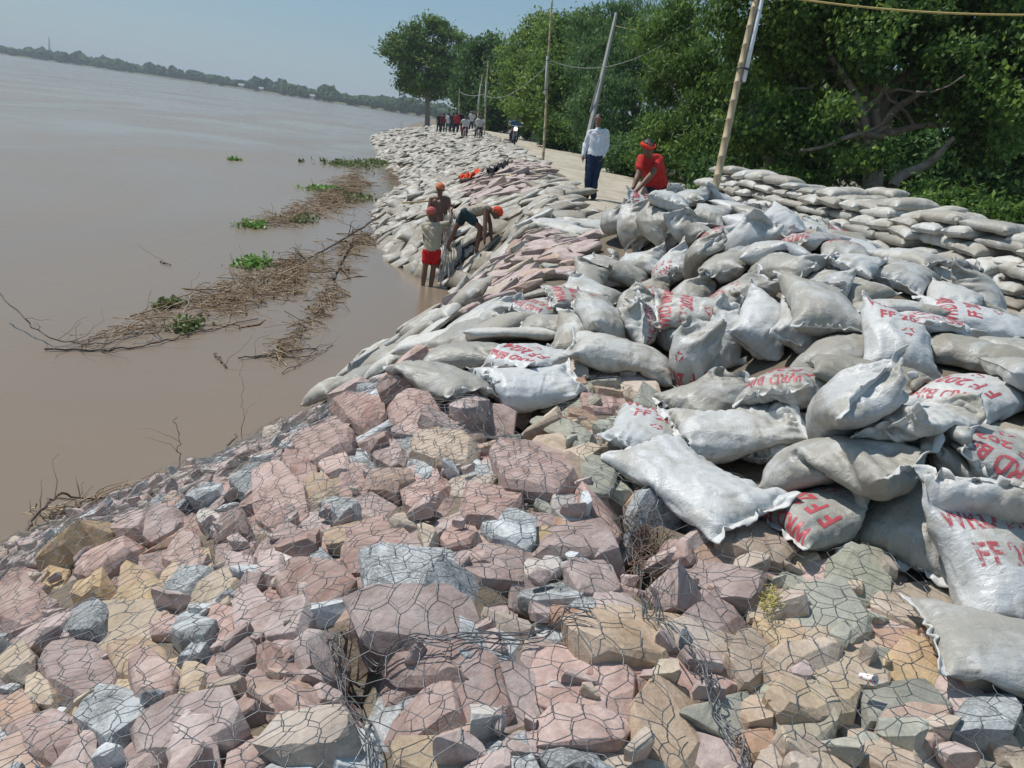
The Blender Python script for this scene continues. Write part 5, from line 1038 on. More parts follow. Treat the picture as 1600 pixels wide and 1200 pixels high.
# ------------------------------------------------------------------ people
SKIN = {'a': simple("skin_brown", (.21, .115, .075), .5, .12, 12, spec=.3), 'b': simple("skin_dark", (.17, .09, .06), .5, .12, 12, spec=.3)}
def cloth(name, c, var=.12): return simple(name, c, .85, var, 9, .012, 14, spec=.15)
HAIR = simple("hair_black", (.012, .011, .012), .6, .2)
_bm = bmesh.new(); bmesh.ops.create_icosphere(_bm, subdivisions=2, radius=1); SPH = np.array([v.co[:] for v in _bm.verts]); _bm.free()
def blob(name, caps, mt, voxel=.010, smooth=3, parent=None, org=(0, 0, 0), rough=0.0):
    """one continuous surface grown over tapered limbs: caps = (p0, r0, p1, r1) or (centre, (rx,ry,rz))"""
    bm = bmesh.new()
    for c in caps:
        if len(c) == 2: pts = SPH * np.array(c[1]) + np.array(c[0])
        elif len(c) == 3: pts = (SPH * np.array(c[1])) @ np.array(c[2]).T + np.array(c[0])
        else: pts = np.concatenate([SPH * c[1] + np.array(c[0]), SPH * c[3] + np.array(c[2])])
        vs = [bm.verts.new(p) for p in pts - np.array(org)]; r = bmesh.ops.convex_hull(bm, input=vs); dead = [g for g in set(r['geom_interior'] + r['geom_unused']) if isinstance(g, bmesh.types.BMVert) and g.is_valid]; bmesh.ops.delete(bm, geom=dead, context='VERTS')
    me = bpy.data.meshes.new(name); bm.to_mesh(me); bm.free(); tmp = bpy.data.objects.new("tmp", me); COL.objects.link(tmp)
    md = tmp.modifiers.new("r", 'REMESH'); md.mode = 'VOXEL'; md.voxel_size = voxel; sm = tmp.modifiers.new("s", 'SMOOTH'); sm.iterations = smooth; sm.factor = .5
    bpy.context.view_layer.update(); me2 = bpy.data.meshes.new_from_object(tmp.evaluated_get(bpy.context.evaluated_depsgraph_get())); bpy.data.objects.remove(tmp); bpy.data.meshes.remove(me)
    me2.name = name; me2.materials.clear(); me2.materials.append(mt); me2.shade_smooth()
    if rough:
        n = len(me2.vertices); co = np.empty(n * 3, np.float32); me2.vertices.foreach_get("co", co); co = co.reshape(-1, 3); nr = np.empty(n * 3, np.float32); me2.vertices.foreach_get("normal", nr)
        co += nr.reshape(-1, 3) * (vnoise(co[:, 0] * 16 + co[:, 2] * 22, co[:, 1] * 16 - co[:, 2] * 13, 3) * rough)[:, None]; me2.vertices.foreach_set("co", co.ravel())
    o = bpy.data.objects.new(name, me2); COL.objects.link(o)
    if parent: o.parent = parent
    return o
def V3(p): return np.array(p, float)
def unit(v): v = V3(v); return v / (np.linalg.norm(v) + 1e-9)
def hand_caps(wr, d, pn, s=1.0, curl=.5):
    """palm, four unequal bent fingers and a thumb from the side; d: hand direction, pn: palm normal"""
    d = unit(d); pn = unit(pn - np.dot(pn, d) * d); sd = np.cross(d, pn); o = [(wr, .027 * s, wr + d * .045 * s + sd * .014, .024 * s), (wr + d * .02 * s, .022 * s, wr + d * .08 * s - sd * .018 * s, .016 * s), (wr + d * .045 * s + sd * .012, .020 * s, wr + d * .08 * s + sd * .022 * s, .014 * s)]
    for k, (of, l) in enumerate(((-.030, .062), (-.010, .075), (.010, .070), (.029, .055))):
        b = wr + (d * .08 + sd * of) * s; m = b + (d * math.cos(curl * .6) + pn * math.sin(curl * .6)) * l * .5 * s; e = m + (d * math.cos(curl * 1.6) + pn * math.sin(curl * 1.6)) * l * .5 * s; o += [(b, .0095 * s, m, .009 * s), (m, .009 * s, e, .0075 * s)]
    b = wr + (d * .02 - sd * .028) * s; m = b + unit(d * .6 - sd * .8 + pn * .3) * .04 * s; e = m + unit(d * .9 - sd * .2 + pn * .4) * .032 * s; return o + [(b, .014 * s, m, .011 * s), (m, .011 * s, e, .009 * s)]
def face_caps(hc, f, up, s=1.0):
    f = unit(f); up = unit(up - np.dot(up, f) * f); r = np.cross(f, up); R = np.array([r, f, up]).T
    return [(hc + up * .022 * s, (.075 * s, .092 * s, .088 * s), R), (hc - up * .035 * s + f * .018 * s, (.058 * s, .066 * s, .068 * s), R), (hc - up * .085 * s + f * .055 * s, .024 * s, hc - up * .06 * s + f * .05 * s, .032 * s),
            (hc + f * .085 * s + up * .012 * s, .010 * s, hc + f * .103 * s - up * .028 * s, .015 * s), (hc + f * .085 * s - up * .055 * s - r * .018 * s, .010 * s, hc + f * .085 * s - up * .055 * s + r * .018 * s, .010 * s),
            (hc + r * .076 * s, (.012 * s, .020 * s, .030 * s), R), (hc - r * .076 * s, (.012 * s, .020 * s, .030 * s), R), (hc + f * .083 * s + up * .03 * s - r * .035 * s, .011 * s, hc + f * .083 * s + up * .03 * s + r * .035 * s, .011 * s)]
def person(J, face, up, label, skin, dress, voxel=.009, palms=None, head_gear=None, group=None, feet='bare', base=None, eyes=True, hs=1.0):
    J = {k: V3(v) for k, v in J.items()}; base = V3(base if base is not None else (J['footL'] + J['footR']) / 2); root_loc = base; S = lambda *a: a
    hip = (J['hipL'] + J['hipR']) / 2; sh = (J['shL'] + J['shR']) / 2; ax = unit(sh - hip); caps = []
    inn = lambda a, c, t: a * (1 - t) + c * t
    for s_ in 'LR':
        H_, K, A, Ft = J['hip' + s_], J['knee' + s_], J['ank' + s_], J['foot' + s_]; caps += [(H_, .083, K, .052), (K, .052, inn(K, A, .3), .055), (inn(K, A, .3), .055, A, .034), (A - [0, 0, .02], .034, inn(A, Ft, .6) - [0, 0, .02], .030), (inn(A, Ft, .5) - [0, 0, .025], .032, Ft, .022)]
        if feet == 'bare': 
            fd = unit((Ft - A) * [1, 1, 0]); sd = np.array([-fd[1], fd[0], 0]); caps += [(Ft + sd * q * .016 - fd * .01, .011, Ft + sd * q * .019 + fd * (.022 - abs(q) * .004), .0095) for q in (-2, -1, 0, 1, 2)]
        Sh, E, W_ = J['sh' + s_], J['el' + s_], J['wr' + s_]; caps += [(Sh, .052, E, .040), (E, .040, inn(E, W_, .35), .040), (inn(E, W_, .35), .040, W_, .025), (inn(Sh, sh, .25), .060, inn(Sh, sh, .8), .065)]
        si = inn(Sh, sh, .48) - ax * .07; hi = inn(H_, hip, .25) + ax * .05; wa = inn(si, hi, .62); caps += [(si, .088, wa, .075), (wa, .075, hi, .088)]
        pd, pn = (palms or {}).get(s_, (W_ - E, sh - W_)); caps += hand_caps(W_, V3(pd), V3(pn), 1.0, .5)
    caps += [(hip + ax * .05, .10, sh - ax * .10, .10), (J['hipL'], .09, J['hipR'], .09), (hip, .095, inn(hip, sh, .55), .085), (sh - ax * .02, .055, J['neck'], .05), (J['neck'], .05, J['head'] - unit(up) * .05, .05)]
    caps += face_caps(J['head'], V3(face), V3(up), hs)
    root = blob("person", caps, SKIN[skin], voxel, 2, None, root_loc); root.location = root_loc; tag(root, label, 'person', group)
    hc = J['head']; f = unit(face); u = unit(V3(up) - np.dot(V3(up), f) * f); r = np.cross(f, u); R = np.array([r, f, u]).T
    for item in dress:
        k, mt = item[0], item[1]; c = []
        if k in ('shirt', 'tshirt', 'vest'):
            for s_ in 'LR':
                Sh, E, W_, H_ = J['sh' + s_], J['el' + s_], J['wr' + s_], J['hip' + s_]; si = inn(Sh, sh, .45) - ax * .07; hi = inn(H_, hip, .25) + ax * .02; wa = inn(si, hi, .6); c += [(si, .105, wa, .096), (wa, .096, hi, .108), (inn(Sh, sh, .2), .070, inn(Sh, sh, .85), .076), (Sh, .066, inn(Sh, sh, .4) - ax * .05, .08)]
                if k == 'shirt': c += [(Sh, .066, E, .054), (E, .056, inn(E, W_, .94), .040)]
                elif k == 'tshirt': c += [(Sh, .068, inn(Sh, E, .62), .060)]
            c += [(hip + ax * .04, .115, sh - ax * .11, .112), (J['hipL'] + ax * .02, .10, J['hipR'] + ax * .02, .10), (sh, .06, inn(sh, J['neck'], .55), .056)]
            if k == 'shirt': c += [(inn(sh, J['neck'], .5) + f * .03, .045, inn(sh, J['neck'], .8), .058)]
        elif k in ('trousers', 'shorts', 'lungi'):
            for s_ in 'LR':
                H_, K, A = J['hip' + s_], J['knee' + s_], J['ank' + s_]
                if k == 'trousers': c += [(H_, .104, K, .073), (K, .073, inn(K, A, .95), .058)]
                elif k == 'shorts': c += [(H_, .108, inn(H_, K, .55), .092)]
                else: c += [(H_, .108, inn(H_, K, 1.05), .105)]
            c += [(J['hipL'], .106, J['hipR'], .106), (hip, .108, hip + ax * .07, .098)]
        elif k == 'turban': c += [(hc + u * .055 - f * .008, (.100, .114, .062), R), (hc + u * .085 - f * .01, (.080, .092, .050), R), (hc + u * .035 - f * .05, (.085, .07, .055), R)]
        elif k == 'headband': c += [(hc + u * .045 + (r * math.cos(a) * .088 + f * math.sin(a) * .102), .020, hc + u * .045 + (r * math.cos(a + .5) * .088 + f * math.sin(a + .5) * .102), .020) for a in np.arange(0, 6.28, .5)] + [(hc - f * .11 + u * .04, .02, hc - f * .14 - u * .06, .012)]
        elif k == 'hair': c += [(hc + u * .040 - f * .014, (.084, .096, .080), R), (hc + u * .005 - f * .045, (.078, .062, .075), R)]
        elif k == 'shoes':
            for s_ in 'LR': c += [(J['ank' + s_] - [0, 0, .03], .048, inn(J['ank' + s_], J['foot' + s_], .6) - [0, 0, .025], .042), (inn(J['ank' + s_], J['foot' + s_], .5) - [0, 0, .025], .044, J['foot' + s_] + [0, 0, .0], .034)]
        nm = {'vest': 'undershirt', 'tshirt': 'shirt', 'lungi': 'waistcloth'}.get(k, k)
        if k == 'shoes': 
            for h_ in (c[:2], c[2:]): blob("shoe", h_, mt, max(voxel, .009), 2, root, root_loc)
        else: blob(nm, c, mt, max(voxel, .010), 2, root, root_loc, .022 if k not in ('hair',) else .012)
    if eyes:
        for q in (-1, 1): blob("eye", [(hc + f * .084 + u * .012 + r * q * .030, (.011, .007, .0065), R)], simple("eye_dark", (.03, .025, .02), .2) if q < 0 else bpy.data.materials["eye_dark"], .003, 1, root, root_loc)
    return root
def joints(Z, spec):
    return {k: at_d(v[0], v[1], Z + (v[2] if len(v) > 2 else 0)) for k, v in spec.items()}
UPV = np.array([0, 0, 1.])
# man in the white shirt, standing on the road
f_ = at_t(919, 312); Z_ = float(project(np.array(f_))[2]); s_ = lambda x, y, d=0: (x, y, d)
J = joints(Z_, dict(head=(935, 187), neck=(934, 199), shL=(923, 207, -.02), shR=(947, 207, .05), elL=(915, 225, .02), elR=(949, 227, .10), wrL=(911, 244, -.05), wrR=(941, 246, -.02), hipL=(923, 246), hipR=(936, 247, .02), kneeL=(919, 277, -.04), kneeR=(930, 279), ankL=(917, 306, .02), ankR=(927, 309, -.02), footL=(911, 310.5, -.10), footR=(923, 315, -.16)))
person(J, (-.25, -1, -.02), UPV, "standing man in a white long sleeved shirt and dark blue trousers on the sandy road", 'a', [('trousers', cloth("navy_cloth", (.020, .035, .07))), ('shirt', cloth("white_shirt", (.66, .67, .70), .06)), ('hair', HAIR), ('shoes', simple("shoe_brown", (.06, .045, .035), .5))], feet='shod')
# worker in the red shirt, bent over the small pile
Z_ = 10.3; J = joints(Z_, dict(head=(1013, 226, -.30), neck=(1015, 238, -.20), shL=(1004, 243, -.20), shR=(1031, 244, -.06), elL=(998, 268, -.30), elR=(1019, 267, -.32), wrL=(991, 287, -.38), wrR=(999, 289, -.42), hipL=(1018, 291, .12), hipR=(1037, 292, .18), kneeL=(1004, 318, -.12), kneeR=(1040, 320, -.10), ankL=(1008, 352, .12), ankR=(1036, 354, .14), footL=(1003, 360, -.02), footR=(1034, 362, -.02)))
J = {k: Vector(v) - Vector((0, 0, .045)) for k, v in J.items()}
person(J, (.25, -1, -.35), UPV, "bent worker in a red shirt and red headband pressing his hands on a sandbag", 'b', [('tshirt', cloth("red_cotton", (.48, .035, .03))), ('lungi', cloth("dark_waistcloth", (.05, .035, .045))), ('hair', HAIR), ('headband', cloth("scarlet_band", (.62, .05, .025)))], palms={'L': ((-.5, -.2, -.7), (0, -.5, -1)), 'R': ((-.5, -.3, -.7), (0, -.5, -1))})
# three workers at the inlet
f4 = at_z(667, 447, 0.0); Z4 = float(project(np.array(f4))[2])
J = joints(Z4, dict(head=(674, 334, .0), neck=(675, 347), shL=(664, 353), shR=(690, 352), elL=(664, 374, -.03), elR=(704, 347, .25), wrL=(669, 388, .2), wrR=(704, 330, .42), hipL=(668, 394), hipR=(681, 394), kneeL=(664, 420, -.02), kneeR=(677, 421, .03), ankL=(660, 451), ankR=(672, 454, .02), footL=(660, 458, .12), footR=(673, 461, .14)))
person(J, (.25, 1, -.05), UPV, "worker seen from behind in a beige shirt and bright red shorts standing in the water", 'b', [('shorts', cloth("red_shorts_cloth", (.52, .02, .02))), ('tshirt', cloth("beige_shirt_cloth", (.44, .38, .28))), ('turban', cloth("pink_turban", (.52, .13, .12)))], palms={'R': ((.1, .6, .7), (0, .3, 1))}, eyes=False)
Z3 = Z4 + 1.0
J = joints(Z3, dict(head=(688, 296, -.03), neck=(687, 306), shL=(674, 311), shR=(700, 311, .03), elL=(669, 334, -.05), elR=(705, 335, -.05), wrL=(676, 350, -.22), wrR=(700, 350, -.28), hipL=(681, 352, .03), hipR=(695, 352, .03), kneeL=(680, 378, -.02), kneeR=(697, 378), ankL=(680, 406, .02), ankR=(699, 404, .04), footL=(677, 410, -.12), footR=(701, 408, -.12)))
person(J, (-.1, -1, -.25), UPV, "bare chested worker with an orange turban facing the camera at the waterline", 'b', [('lungi', cloth("maroon_waistcloth", (.10, .03, .035))), ('turban', cloth("orange_turban", (.60, .20, .09)))])
Z5 = Z4 - .1
J = joints(Z5, dict(head=(776, 333, -.05), neck=(766, 327, -.02), shL=(759, 325, -.14), shR=(760, 326, .16), elL=(758, 352, -.20), elR=(766, 350, .20), wrL=(757, 374, -.22), wrR=(768, 375, .12), hipL=(727, 333, -.09), hipR=(727, 334, .09), kneeL=(751, 357, -.10), kneeR=(712, 356, .10), ankL=(744, 391, -.06), ankR=(700, 384, .12), footL=(750, 398, -.10), footR=(704, 392, .08)))
person(J, (.75, -.25, -.85), (.8, 0, .5), "worker bending double in a beige undershirt and dark shorts with a red headscarf", 'b', [('shorts', cloth("dark_shorts_cloth", (.025, .045, .055))), ('vest', cloth("khaki_vest_cloth", (.42, .36, .28))), ('turban', cloth("orange_headscarf", (.65, .08, .035)))], palms={'L': ((.1, -.1, -1), (1, 0, 0)), 'R': ((.2, 0, -1), (-1, 0, 0))})
print("workers", round(time.time() - T_START, 1))
# distant people on the road
CC = {'r': cloth("far_red", (.38, .04, .05)), 'w': cloth("far_white", (.60, .60, .62)), 'k': cloth("far_black", (.03, .03, .04)), 'g': cloth("far_green", (.06, .13, .09)), 'm': cloth("far_maroon", (.18, .03, .05)), 'b': cloth("far_blue", (.05, .12, .18)), 'd': cloth("far_denim", (.04, .05, .08))}
def far_person(px, py, Z, top, bot, label, face=-1, sit=False, bow=0):
    a = at_d(px, py, Z); g = float(T(a.x, a.y)) + (.02 if not sit else .0); b = np.array([a.x, a.y, g]); h = .78 if sit else .92
    P = lambda x, y, z: b + np.array([x, y, z]); q = -.05 if face < 0 else .05
    if sit: J = dict(head=P(0, -.02, 1.40), neck=P(0, 0, 1.27), shL=P(-.18, 0, 1.22), shR=P(.18, 0, 1.22), elL=P(-.30, -.15, 1.03), elR=P(.30, -.15, 1.03), wrL=P(-.28, -.42, .98), wrR=P(.28, -.42, .98), hipL=P(-.09, .1, .78), hipR=P(.09, .1, .78), kneeL=P(-.18, -.25, .58), kneeR=P(.18, -.25, .58), ankL=P(-.17, -.05, .25), ankR=P(.17, -.05, .25), footL=P(-.18, -.2, .2), footR=P(.18, -.2, .2))
    else: J = dict(head=P(0, q, 1.60), neck=P(0, 0, 1.46), shL=P(-.18, 0, 1.41), shR=P(.18, 0, 1.41), elL=P(-.25, .02, 1.14), elR=P(.25, .02, 1.12), wrL=P(-.23, q * 2, .92), wrR=P(.24, q * 3, .92), hipL=P(-.09, 0, .90), hipR=P(.09, 0, .90), kneeL=P(-.11, q * .4, .5), kneeR=P(.12, 0, .5), ankL=P(-.12, 0, .09), ankR=P(.13, .03, .09), footL=P(-.13, q * 2.6, .03), footR=P(.15, q * 2.4, .03))
    person(J, (.1, face, -.05), UPV, label, 'b', [('tshirt', CC[top]), ('trousers', CC[bot]), ('hair', HAIR)], voxel=.022, feet='shod', eyes=False, base=b, group=None)
for a in [(686, 193, 66, 'k', 'k', "far man in black at the left end of the distant crowd", -1), (692, 195, 64, 'm', 'k', "far person in maroon second from the left in the distant crowd", 1), (700, 198, 62, 'w', 'g', "far person in pale and green clothes in the middle of the distant crowd", 1), (706, 200, 60, 'k', 'd', "far man in dark clothes just left of the one in red", 1), (712, 202, 58, 'r', 'k', "far man in a red shirt and black trousers standing in the distant crowd", 1), (718, 201, 62, 'k', 'k', "far man in black half hidden right of the one in red", -1), (735, 205, 60, 'w', 'd', "far person in white walking behind the bicycles", -1)]:
    far_person(*a)
RUB = simple("tyre_rubber", (.02, .02, .02), .8); STEEL = simple("cycle_steel", (.25, .26, .28), .4, metal=.6); CHROME = simple("bright_metal", (.6, .6, .6), .25, metal=.8)
def ring(c, r, rad, n=20, axis='x'):
    a = np.linspace(0, 2 * np.pi, n + 1); return (np.column_stack([np.full(n + 1, c[0]), c[1] + r * np.cos(a), c[2] + r * np.sin(a)]), rad)
def bicycle(px, py, Z, yaw, label):
    a = at_d(px, py, Z); root = empty("bicycle", (a.x, a.y, float(T(a.x, a.y)) + .02), yaw); tag(root, label, 'bicycle', 'bicycles on the road')
    V, F = tubes([(np.array(p), .016) for p in ([(0, -.5, .33), (0, -.42, .85)], [(0, -.42, .8), (0, .12, .82)], [(0, -.4, .68), (0, .05, .3)], [(0, .05, .3), (0, .15, .88)], [(0, .05, .3), (0, .5, .33)], [(0, .5, .33), (0, .12, .8)])], 6); link("frame", mesh_np("frame", V, F, True, STEEL), root)
    V, F = tubes([(np.array([(-.27, -.32, .98), (-.2, -.42, .97), (.2, -.42, .97), (.27, -.32, .98)]), .014)], 6); link("handlebar", mesh_np("handlebar", V, F, True, STEEL), root); blob("saddle", [((0, .17, .92), .05, (0, .0, .92), .03)], RUB, .02, 1, root)
    for y in (-.5, .5):
        V, F = tubes([ring((0, y, .33), .31, .022)], 6); w = link("wheel", mesh_np("wheel", V, F, True, RUB), root); V, F = tubes([(np.array([(0, y, .33), (0, y + .3 * math.cos(t), .33 + .3 * math.sin(t))]), .004) for t in np.arange(0, 6.28, .52)], 3); link("spokes", mesh_np("spokes", V, F, True, STEEL), w)
bicycle(726, 206, 52, .25, "far bicycle ridden by the left rider in white"); far_person(726, 206, 52, 'w', 'm', "far rider in white on the left bicycle with a maroon bag", -1, True)
bicycle(748, 209, 48, -.2, "far bicycle ridden by the right rider in white"); far_person(748, 209, 48, 'w', 'd', "far rider in white on the right bicycle", -1, True)
a = at_d(801, 229, 41); mz = float(T(a.x, a.y)) + .02; root = empty("motorcycle", (a.x, a.y, mz), .12); tag(root, "dark motorcycle with a red tank and lit headlamp coming along the road", "motorcycle")
blob("body", [((0, -.25, .62), .11, (0, .5, .60), .10), ((0, -.1, .42), .14, (0, .2, .40), .13), ((0, .45, .72), .09, (0, .75, .74), .07)], simple("engine_black", (.03, .03, .035), .4), .022, 1, root); blob("fuel_tank", [((0, -.28, .80), .14, (0, .12, .78), .11)], simple("red_enamel", (.42, .03, .03), .25), .02, 2, root); blob("seat", [((0, .18, .80), .11, (0, .7, .82), .09)], RUB, .02, 1, root)
for y in (-.68, .62):
    V, F = tubes([ring((0, y, .31), .26, .055)], 8); w = link("wheel", mesh_np("wheel", V, F, True, RUB), root); V, F = tubes([(np.array([(0, y + .23 * math.cos(t), .31 + .23 * math.sin(t)), (0, y - .23 * math.cos(t), .31 - .23 * math.sin(t))]), .012) for t in (0, 1.05, 2.1)], 4); link("rim", mesh_np("rim", V, F, True, CHROME), w)
V, F = tubes([(np.array([(s * .09, -.68, .31), (s * .08, -.42, .98)]), .022) for s in (-1, 1)] + [(np.array([(-.38, -.30, 1.02), (-.2, -.42, 1.0), (.2, -.42, 1.0), (.38, -.30, 1.02)]), .018)], 6); link("fork", mesh_np("fork", V, F, True, CHROME), root)
hl, n_, l_, p_ = mat("headlamp_glow"); p_.inputs['Base Color'].default_value = (.9, .9, .85, 1); p_.inputs['Emission Color'].default_value = (1, .97, .9, 1); p_.inputs['Emission Strength'].default_value = 2.5
blob("headlight", [((0, -.52, .86), (.10, .05, .10))], hl, .02, 1, root)
for s in (-1, 1): blob("mirror", [((s * .34, -.34, 1.18), (.06, .02, .045))], CHROME, .015, 1, root)
far_person(801, 229, 41.2, 'b', 'k', "far rider in a blue shirt on the motorcycle", -1, True)
print("crowd", round(time.time() - T_START, 1))
# ------------------------------------------------------------------ small things
def draped(name, px, py, w, d, seed, m, label, cat, amp=.05, dz=.02):
    c = at_t(px, py, .05, H if at_t(px, py).y < 18.5 else T); n = 22; u, v = np.meshgrid(np.linspace(-1, 1, n), np.linspace(-1, 1, n), indexing='ij'); an = np.arctan2(v, u); rr = np.hypot(u, v) * (1 + .3 * np.sin(an * 3 + seed) + .15 * np.sin(an * 7 + seed))
    X = c.x + u * w / 2 * (1 + .25 * vnoise(u * 2 + seed, v * 2, 4)); Y = c.y + v * d / 2 * (1 + .35 * vnoise(u * 2, v * 2 + seed, 5)); Zb = (H(X, Y) if c.y < 18.5 else T(X, Y) + .08) + dz + amp * (.5 + vnoise(u * 3.1 + seed, v * 3.3, 6)) + amp * .5 * vnoise(u * 7 + seed, v * 7, 7)
    G = np.stack([X, Y, Zb], -1); keep = rr < 1.12; k = (np.arange(n - 1)[:, None] * n + np.arange(n - 1)[None]).ravel(); F = np.stack([k, k + n, k + n + 1, k + 1], -1); F = F[keep.ravel()[F].all(1)]
    P0 = G.reshape(-1, 3) - np.array(c); P1 = P0 - np.array([0, 0, .006]); m_ = len(P0); used = np.unique(F); rm = np.full(m_, -1); rm[used] = np.arange(len(used)); V = np.concatenate([P0[used], P1[used]]); Fn = rm[F]; o = link(name, mesh_np(name, V, np.concatenate([Fn, Fn[:, ::-1] + len(used)]), True, m), loc=c); tag(o, label, cat); return o
draped("cloth", 731, 284, .6, .9, 2, cloth("orange_sheet", (.68, .09, .04)), "bright orange red cloth lying on the bags below the far stone patch", "cloth", .22, .08)
draped("cloth", 775, 274, .55, .8, 4, cloth("black_sheet", (.015, .015, .018)), "black cloth bundle lying on the far stone patch", "cloth", .25, .06)
draped("cloth", 716, 398, .6, .6, 6, cloth("dark_tarp", (.05, .06, .07)), "dark wet cloth between the workers at the waterline", "cloth", .08)
# white cord netting pulled out of the water between the workers
rn = np.random.default_rng(8); cp = []
for k in range(46):
    t = rn.normal(0, 1); a = np.array(at_d(701 + rn.normal(0, 4), 336 + rn.uniform(-3, 10), Z4 + .25 + rn.normal(0, .05))); b = np.array(at_d(697 + rn.normal(0, 8), 425 + rn.uniform(-30, 20), Z4 + .1 + rn.normal(0, .15))); b[2] = max(b[2], .0); s = np.linspace(0, 1, 10)[:, None]
    P = a * (1 - s) + b * s + np.sin(s * rn.uniform(4, 12) + k) * rn.normal(0, .035, 3) * s; cp.append((P, .0045))
V, F = tubes(cp, 3); tag(link("cord_net", mesh_np("cord_net", V, F, True, simple("white_cord", (.55, .53, .48), .8))), "bundle of tangled white cords held up between the workers in the inlet", "cord net")
V, F = tubes([(np.array([at_d(629, 317, 17.5), at_d(672, 314, 17.0), at_d(700, 311, 17)]), .022)], 7); tag(link("wooden_stick", mesh_np("wooden_stick", V, F, True, BAMBOO)), "straight stick lying on the bags behind the bare chested worker", "stick")
V, F = tubes([(np.array([at_d(803, 286, 19.5), at_d(797, 273, 20.2)]), .03)], 7); tag(link("wooden_stick", mesh_np("wooden_stick", V, F, True, BAMBOO)), "short pale stick on the right side of the far stone patch", "stick")
# paper cup caught under the net
p = at_t(1340, 1070, .03, H); a_ = np.linspace(0, 2 * np.pi, 15)[:-1]; rings = [(.024, 0), (.024, .001), (.034, .075), (.037, .078), (.033, .074), (.023, .004)]; V = np.array([(r * math.cos(t), r * math.sin(t), z) for r, z in rings for t in a_])
cm, n_, l_, p_ = mat("printed_paper"); v_ = coords(n_, l_); w_ = n_.new("ShaderNodeTexVoronoi"); w_.inputs['Scale'].default_value = 42; l_.new(v_, w_.inputs[0]); l_.new(ramp(n_, l_, w_.outputs['Distance'], [(.28, (.55, .04, .05)), (.34, (.78, .76, .74))]), p_.inputs['Base Color'])
cup = link("paper_cup", mesh_np("paper_cup", V, grid_faces(6, 14), True, cm), loc=p + Vector((0, 0, .03))); cup.rotation_euler = (1.2, .3, .6); cup.scale = (.55, .35, .5); tag(cup, "crushed white and red paper cup lying among the tan stones", "cup")
# loose bundle of wire ends in the seam, and a tuft of yellow fibre
rn = np.random.default_rng(12); cp = []
for k in range(70):
    c = np.array(at_t(995 + rn.normal(0, 9), 885 + rn.normal(0, 32), .03)); c[2] += .10; L = rn.uniform(.08, .24); d = unit(rn.normal(0, 1, 3) * [.6, 1.2, .8]); s = np.linspace(-.5, .5, 6)[:, None]; cp.append((c + d * L * s + rn.normal(0, .012, (6, 3)), .0014))
V, F = tubes(cp, 3); tag(link("wire_bundle", mesh_np("wire_bundle", V, F, True, simple("rusty_wire", (.20, .13, .10), .6, .3))), "tangle of rusty wire ends stuffed in the dark seam between the two stone baskets", "wire bundle")
cp = []
for k in range(70):
    c = np.array(at_t(1203 + rn.normal(0, 5), 940 + rn.normal(0, 12), .07)); d = unit(rn.normal(0, 1, 3) + [0, -.3, .5]); s = np.linspace(0, 1, 5)[:, None]; cp.append((c + d * s * rn.uniform(.015, .045) + rn.normal(0, .006, (5, 3)), .0012))
V, F = tubes(cp, 3); tag(link("fibre_tuft", mesh_np("fibre_tuft", V, F, True, simple("yellow_fibre", (.52, .46, .14), .8))), "tuft of yellow plastic fibre sticking out between two stones", "fibre tuft")
# lacing wire that joins the baskets
def lace(pts, n, label, seed, amp=.035):
    rn = np.random.default_rng(seed); P = np.array([at_t(x, y, .05, H) for x, y in pts]); t = np.linspace(0, len(P) - 1, n); B = np.column_stack([np.interp(t, range(len(P)), P[:, c]) for c in range(3)]); B[:, 2] = H(B[:, 0], B[:, 1]) + .03; B[:, 2] = np.convolve(np.pad(B[:, 2], 6, 'edge'), np.ones(13) / 13, 'valid'); ps = []
    for k in range(4): ps.append((B + rn.normal(0, .009, 3) + np.array([vnoise(t * 2 + k * 7, t * 0, 1) * amp, vnoise(t * 2 + k * 7, t * 0 + 5, 2) * amp, vnoise(t * 2 + 9, t * 0 + k * 3, 3) * amp * .6]).T, .0021))
    hel = B + np.column_stack([np.cos(t * 14), np.zeros(n), np.sin(t * 14)]) * .010; ps.append((hel, .0018)); V, F = tubes(ps, 4); tag(link("lacing_wire", mesh_np("lacing_wire", V, F, True, wire)), label, "lacing wire", "wires lacing the stone baskets")
lace([(520, 990), (535, 1060), (575, 1120), (590, 1200)], 90, "twisted lacing wire along the dark gap at the bottom left of centre", 1); lace([(1105, 1040), (1125, 1100), (1160, 1150), (1190, 1215)], 80, "twisted lacing wire curving down the right side of the large tan slab", 2); lace([(975, 800), (1000, 870), (1015, 950), (1090, 1020), (1110, 1045)], 110, "twisted lacing wire down the seam below the clean bag", 3); lace([(560, 1000), (700, 1000), (850, 985), (930, 955)], 110, "lacing wire crossing between the front and rear stone baskets", 4)
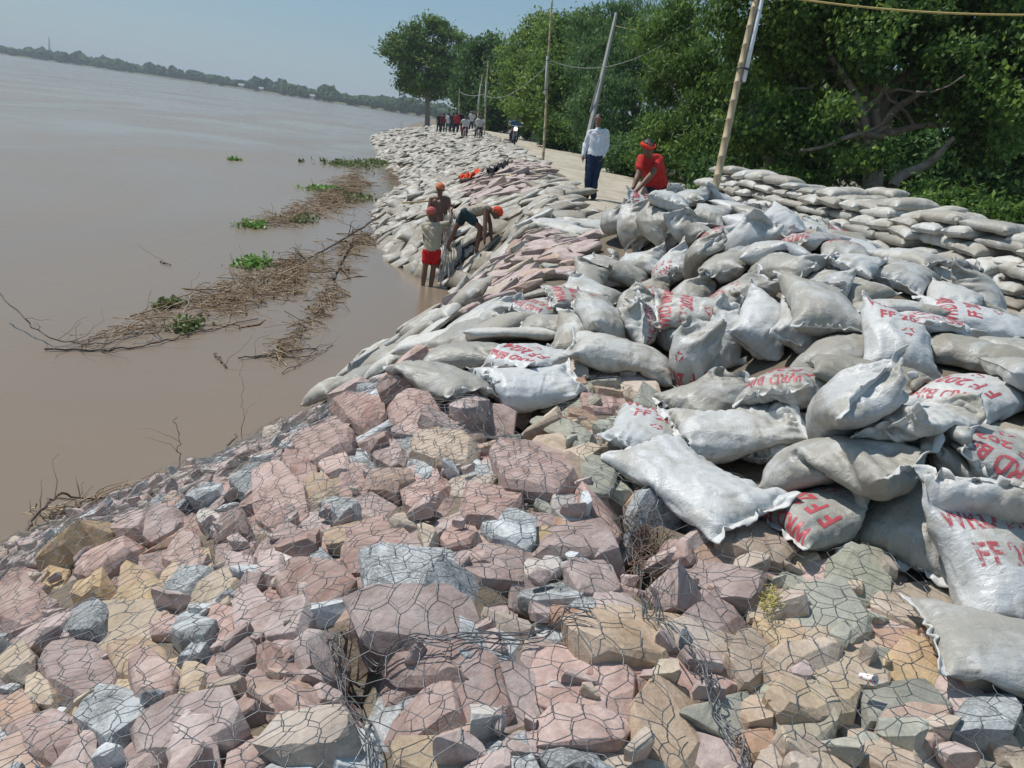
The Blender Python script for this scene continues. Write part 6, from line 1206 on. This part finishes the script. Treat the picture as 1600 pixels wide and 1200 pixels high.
# ------------------------------------------------------------------ humid air over the river
hz_m = bpy.data.materials.new("humid_air"); hz_m.use_nodes = True; n_, l_ = hz_m.node_tree.nodes, hz_m.node_tree.links; n_.remove(n_["Principled BSDF"]); pv_ = n_.new("ShaderNodeVolumePrincipled"); pv_.inputs['Color'].default_value = (.80, .88, .95, 1); pv_.inputs['Density'].default_value = HAZE_D; l_.new(pv_.outputs[0], n_["Material Output"].inputs['Volume'])
hx = [(-6500, -600, -3.5), (6500, -600, -3.5), (6500, 5600, -3.5), (-6500, 5600, -3.5)]; hv = np.array(hx + [(a, b, 45) for a, b, c in hx], float)
tag(link("haze", mesh_np("haze", hv, np.array([[0, 3, 2, 1], [4, 5, 6, 7], [0, 1, 5, 4], [1, 2, 6, 5], [2, 3, 7, 6], [3, 0, 4, 7]]), False, hz_m)), "thin pale blue haze over the river and far bank", "haze", kind='stuff')
print("done", round(time.time() - T_START, 1))

# ------------------------------------------------------------------ every repeat says which one it is
NUM = ['first', 'second', 'third', 'fourth', 'fifth', 'sixth', 'seventh', 'eighth', 'ninth', 'tenth', 'eleventh', 'twelfth'] + [f"{k}th" for k in range(13, 21)] + ['21st', '22nd', '23rd'] + [f"{k}th" for k in range(24, 31)] + ['31st', '32nd', '33rd'] + [f"{k}th" for k in range(34, 61)]
def where_rock(px, py):
    row = 'in the bottom row' if py > 1090 else ('just above the bottom row' if py > 980 else ('on the lower slope' if py > 880 else ('on the middle slope' if py > 790 else ('on the upper slope' if py > 690 else 'at the top'))))
    col = 'far left' if px < 220 else ('left' if px < 430 else ('left of centre' if px < 640 else ('centre' if px < 860 else ('right of centre' if px < 1080 else ('right' if px < 1320 else 'far right')))))
    return row + ', ' + col
def where_bag(px, py):
    if px < 760: return 'near the inlet' if py > 440 else 'left of the stone patch'
    row = 'at the back' if py < 420 else ('in the middle' if py < 560 else 'towards the front'); return row + (', left side' if px < 1000 else (', centre' if px < 1280 else ', right side'))
bpy.context.view_layer.update(); byl = {}
for o in list(COL.objects):
    if o.parent is None and o.get('category') in ('rock', 'sandbag') and o.get('kind') is None:
        px, py, _ = project(np.array(o.matrix_world.translation)); lab = o['label']
        if o['category'] == 'rock': lab += ' ' + where_rock(px, py)
        elif 'filling a gap' in lab or 'paving' in lab or 'embankment' in lab: lab += ' ' + where_bag(px, py)
        o['label'] = lab; byl.setdefault(lab, []).append((float(px), o))
for lab, L in byl.items():
    if len(L) > 1:
        L.sort(key=lambda q: q[0])
        for k, (_, o) in enumerate(L): o['label'] = lab + (', %s from left' % NUM[min(k, len(NUM) - 1)])
        if 'group' not in L[0][1]:
            for _, o in L: o['group'] = lab
for o in COL.objects:
    if o.get('label') and len(o['label'].split()) > 16: print('LONG', o['label'])
print("longest label", max(len(o['label'].split()) for o in COL.objects if o.get('label')), round(time.time() - T_START, 1))
